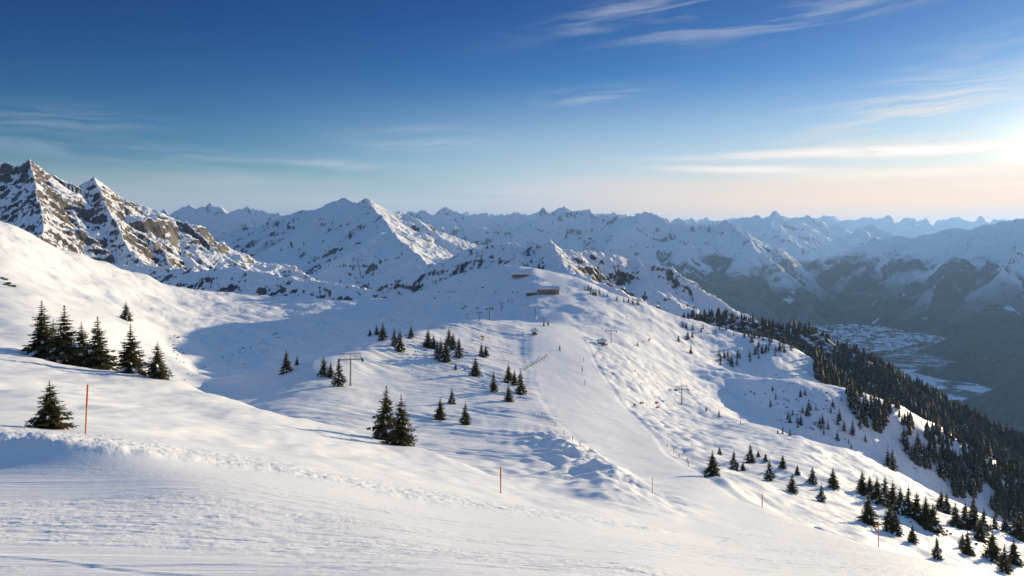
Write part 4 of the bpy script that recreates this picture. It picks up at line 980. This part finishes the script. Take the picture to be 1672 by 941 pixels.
rocks([(300 + k * 11 + trng.uniform(-4, 4), 618 - k * 5.2 + trng.uniform(-3, 3)) for k in range(15)], 'dark rock in the diagonal line along the edge of the shaded basin', 'rocks along the basin edge', (1.2, 3.4))
rocks([(330,555),(340,556),(395,545),(455,552),(520,530),(530,530),(545,537),(560,540),(612,513),(622,517),(640,523)], 'dark rock lying alone in the blue shade of the basin', 'lone rocks in the shaded basin')
rocks(ring([(690,455),(850,445),(880,500),(720,510)], 26), 'dark rock on the shaded flank of the lodge hill', 'rocks on the lodge hill', (1.4, 3.6), 560)
rocks(ring([(620,565),(770,570),(800,620),(690,630)], 30), 'dark rock between the spruces on the shaded knoll side', 'rocks on the knoll side', (1.0, 2.6), 250)
rocks(ring([(1200,640),(1400,640),(1430,720),(1290,700)], 60), 'dark rock on the shaded snow face under the right hand crest', 'rocks under the right hand crest', (1.2, 3.2), 420)
rocks(ring([(1380,760),(1560,830),(1640,900),(1540,900),(1420,800)], 26), 'dark rock among the spruces at the lower right', 'rocks at the lower right', (2, 5), 150)
rocks(ring([(980,600),(1100,640),(1080,665),(1000,650)], 14), 'small dark rock on the bumpy snow between the runs', 'rocks between the runs', (0.8, 1.8), 250)
rocks([(2,455),(8,458),(14,463),(20,468),(10,466)], 'brown rock breaking through the snow at the left edge', 'rocks at the left edge', (5, 9), 300)

# ------------------------------------------------------------------ the town in the valley
wallc = [plain('house_wall_cream', (0.40, 0.33, 0.26), 0.8), plain('house_wall_brown', (0.14, 0.09, 0.06), 0.8), plain('house_wall_grey', (0.26, 0.25, 0.24), 0.8)]
M_tile = plain('roof_tiles', (0.13, 0.10, 0.09), 0.8)
HM = []
hv_, hf_ = [], []
b_ = MB().box((0, 0, 3.0), (14, 10, 7)); nb_ = len(b_.f)
b_.prism(-7.8, 7.8, [(-6.2, 6.3), (0, 10.0), (6.2, 6.3), (6.2, 6.9), (0, 10.7), (-6.2, 6.9)])
for w_ in wallc: HM.append(mesh('house', b_.v, b_.f, [w_, M_roofsnow if w_ is wallc[0] else M_tile], [0] * nb_ + [1] * (len(b_.f) - nb_)))
TOWN = [(1290,520),(1340,528),(1395,512),(1440,528),(1485,548),(1530,552),(1536,560),(1490,566),(1450,578),(1400,590),(1370,585),(1330,560)]
UP = [(1335,466),(1360,466),(1370,490),(1410,508),(1425,520),(1400,512),(1365,497)]
hs_ = []
nrg = np.random.RandomState(8)
while len(hs_) < 3600:
    up = nrg.rand() < 0.12
    P_ = UP if up else TOWN
    xs_ = [a for a, _ in P_]; ys_ = [b for _, b in P_]
    px, py = nrg.uniform(min(xs_), max(xs_)), nrg.uniform(min(ys_), max(ys_))
    if not inpoly(px, py, P_): continue
    D = 1000 * F / (py - HY)
    if vnoise(np.array([px / 14]), np.array([py / 7]), 2)[0] < nrg.uniform(-0.9, 0.1): continue
    hs_.append((D, (px - CX) / F * D, nrg.randint(0, 3), nrg.uniform(0, 3.14) if nrg.rand() < 0.4 else nrg.choice([0.3, 1.87]), nrg.uniform(1.3, 3.2)))
hs_.sort()
TV, TF, TMI = [], [], []
for i, (D, x, k, rz, s_) in enumerate(hs_):
    if i < 290:
        e = obj('house', HM[k]); e.location = (x, D, -1000); e.rotation_euler = (0, 0, rz); e.scale = (s_ * 1.2, s_ * 1.2, s_)
        tag(e, 'tiny house in the near half of the valley town', 'house', 'houses of the valley town')
    else:
        b = len(TV); ca, sa = math.cos(rz), math.sin(rz)
        for (a, c, d) in b_.v: TV.append((x + (a * ca - c * sa) * s_ * 1.2, D + (a * sa + c * ca) * s_ * 1.2, -1000 + d * s_))
        for j, f_ in enumerate(b_.f): TF.append(tuple(b + q for q in f_)); TMI.append(k if j < nb_ else (3 if k == 0 or i % 3 == 0 else 4))
o = obj('town_houses', mesh('town_houses', TV, TF, wallc + [M_roofsnow, M_tile], TMI)); o['kind'] = 'stuff'
def strip(name, pts, w, z, m_):
    q = [Vector(((px - CX) / F * (1000 * F / (py - HY)), 1000 * F / (py - HY), z)) for px, py in pts]
    v, f = [], []
    for i, c in enumerate(q):
        d = (q[min(i + 1, len(q) - 1)] - q[max(i - 1, 0)]).normalized(); n_ = Vector((-d.y, d.x, 0))
        v += [tuple(c - n_ * w), tuple(c + n_ * w)]
        if i: f.append((2 * i - 2, 2 * i - 1, 2 * i + 1, 2 * i))
    return structure(obj(name, mesh(name, v, f, [m_])))
M_water, t, p_ = mat('river_water'); p_.inputs['Base Color'].default_value = (0.03, 0.045, 0.05, 1); p_.inputs['Roughness'].default_value = 0.25
M_field = plain('snow_field', (0.84, 0.85, 0.88), 0.7, var=0.03, scale=0.01)
M_road = plain('road_surface', (0.12, 0.12, 0.125), 0.8, var=0.2, scale=0.05)
RIV = [(1338,470),(1352,488),(1378,503),(1408,517),(1440,531),(1475,546),(1505,556),(1540,566),(1575,578)]
strip('snow_field', [(px + 12, py - 2) for px, py in RIV], 150, -999.6, M_field)
strip('river', RIV, 38, -999.2, M_water)
strip('road', [(1380,505),(1432,522),(1490,544),(1540,556)], 9, -998.9, M_road)
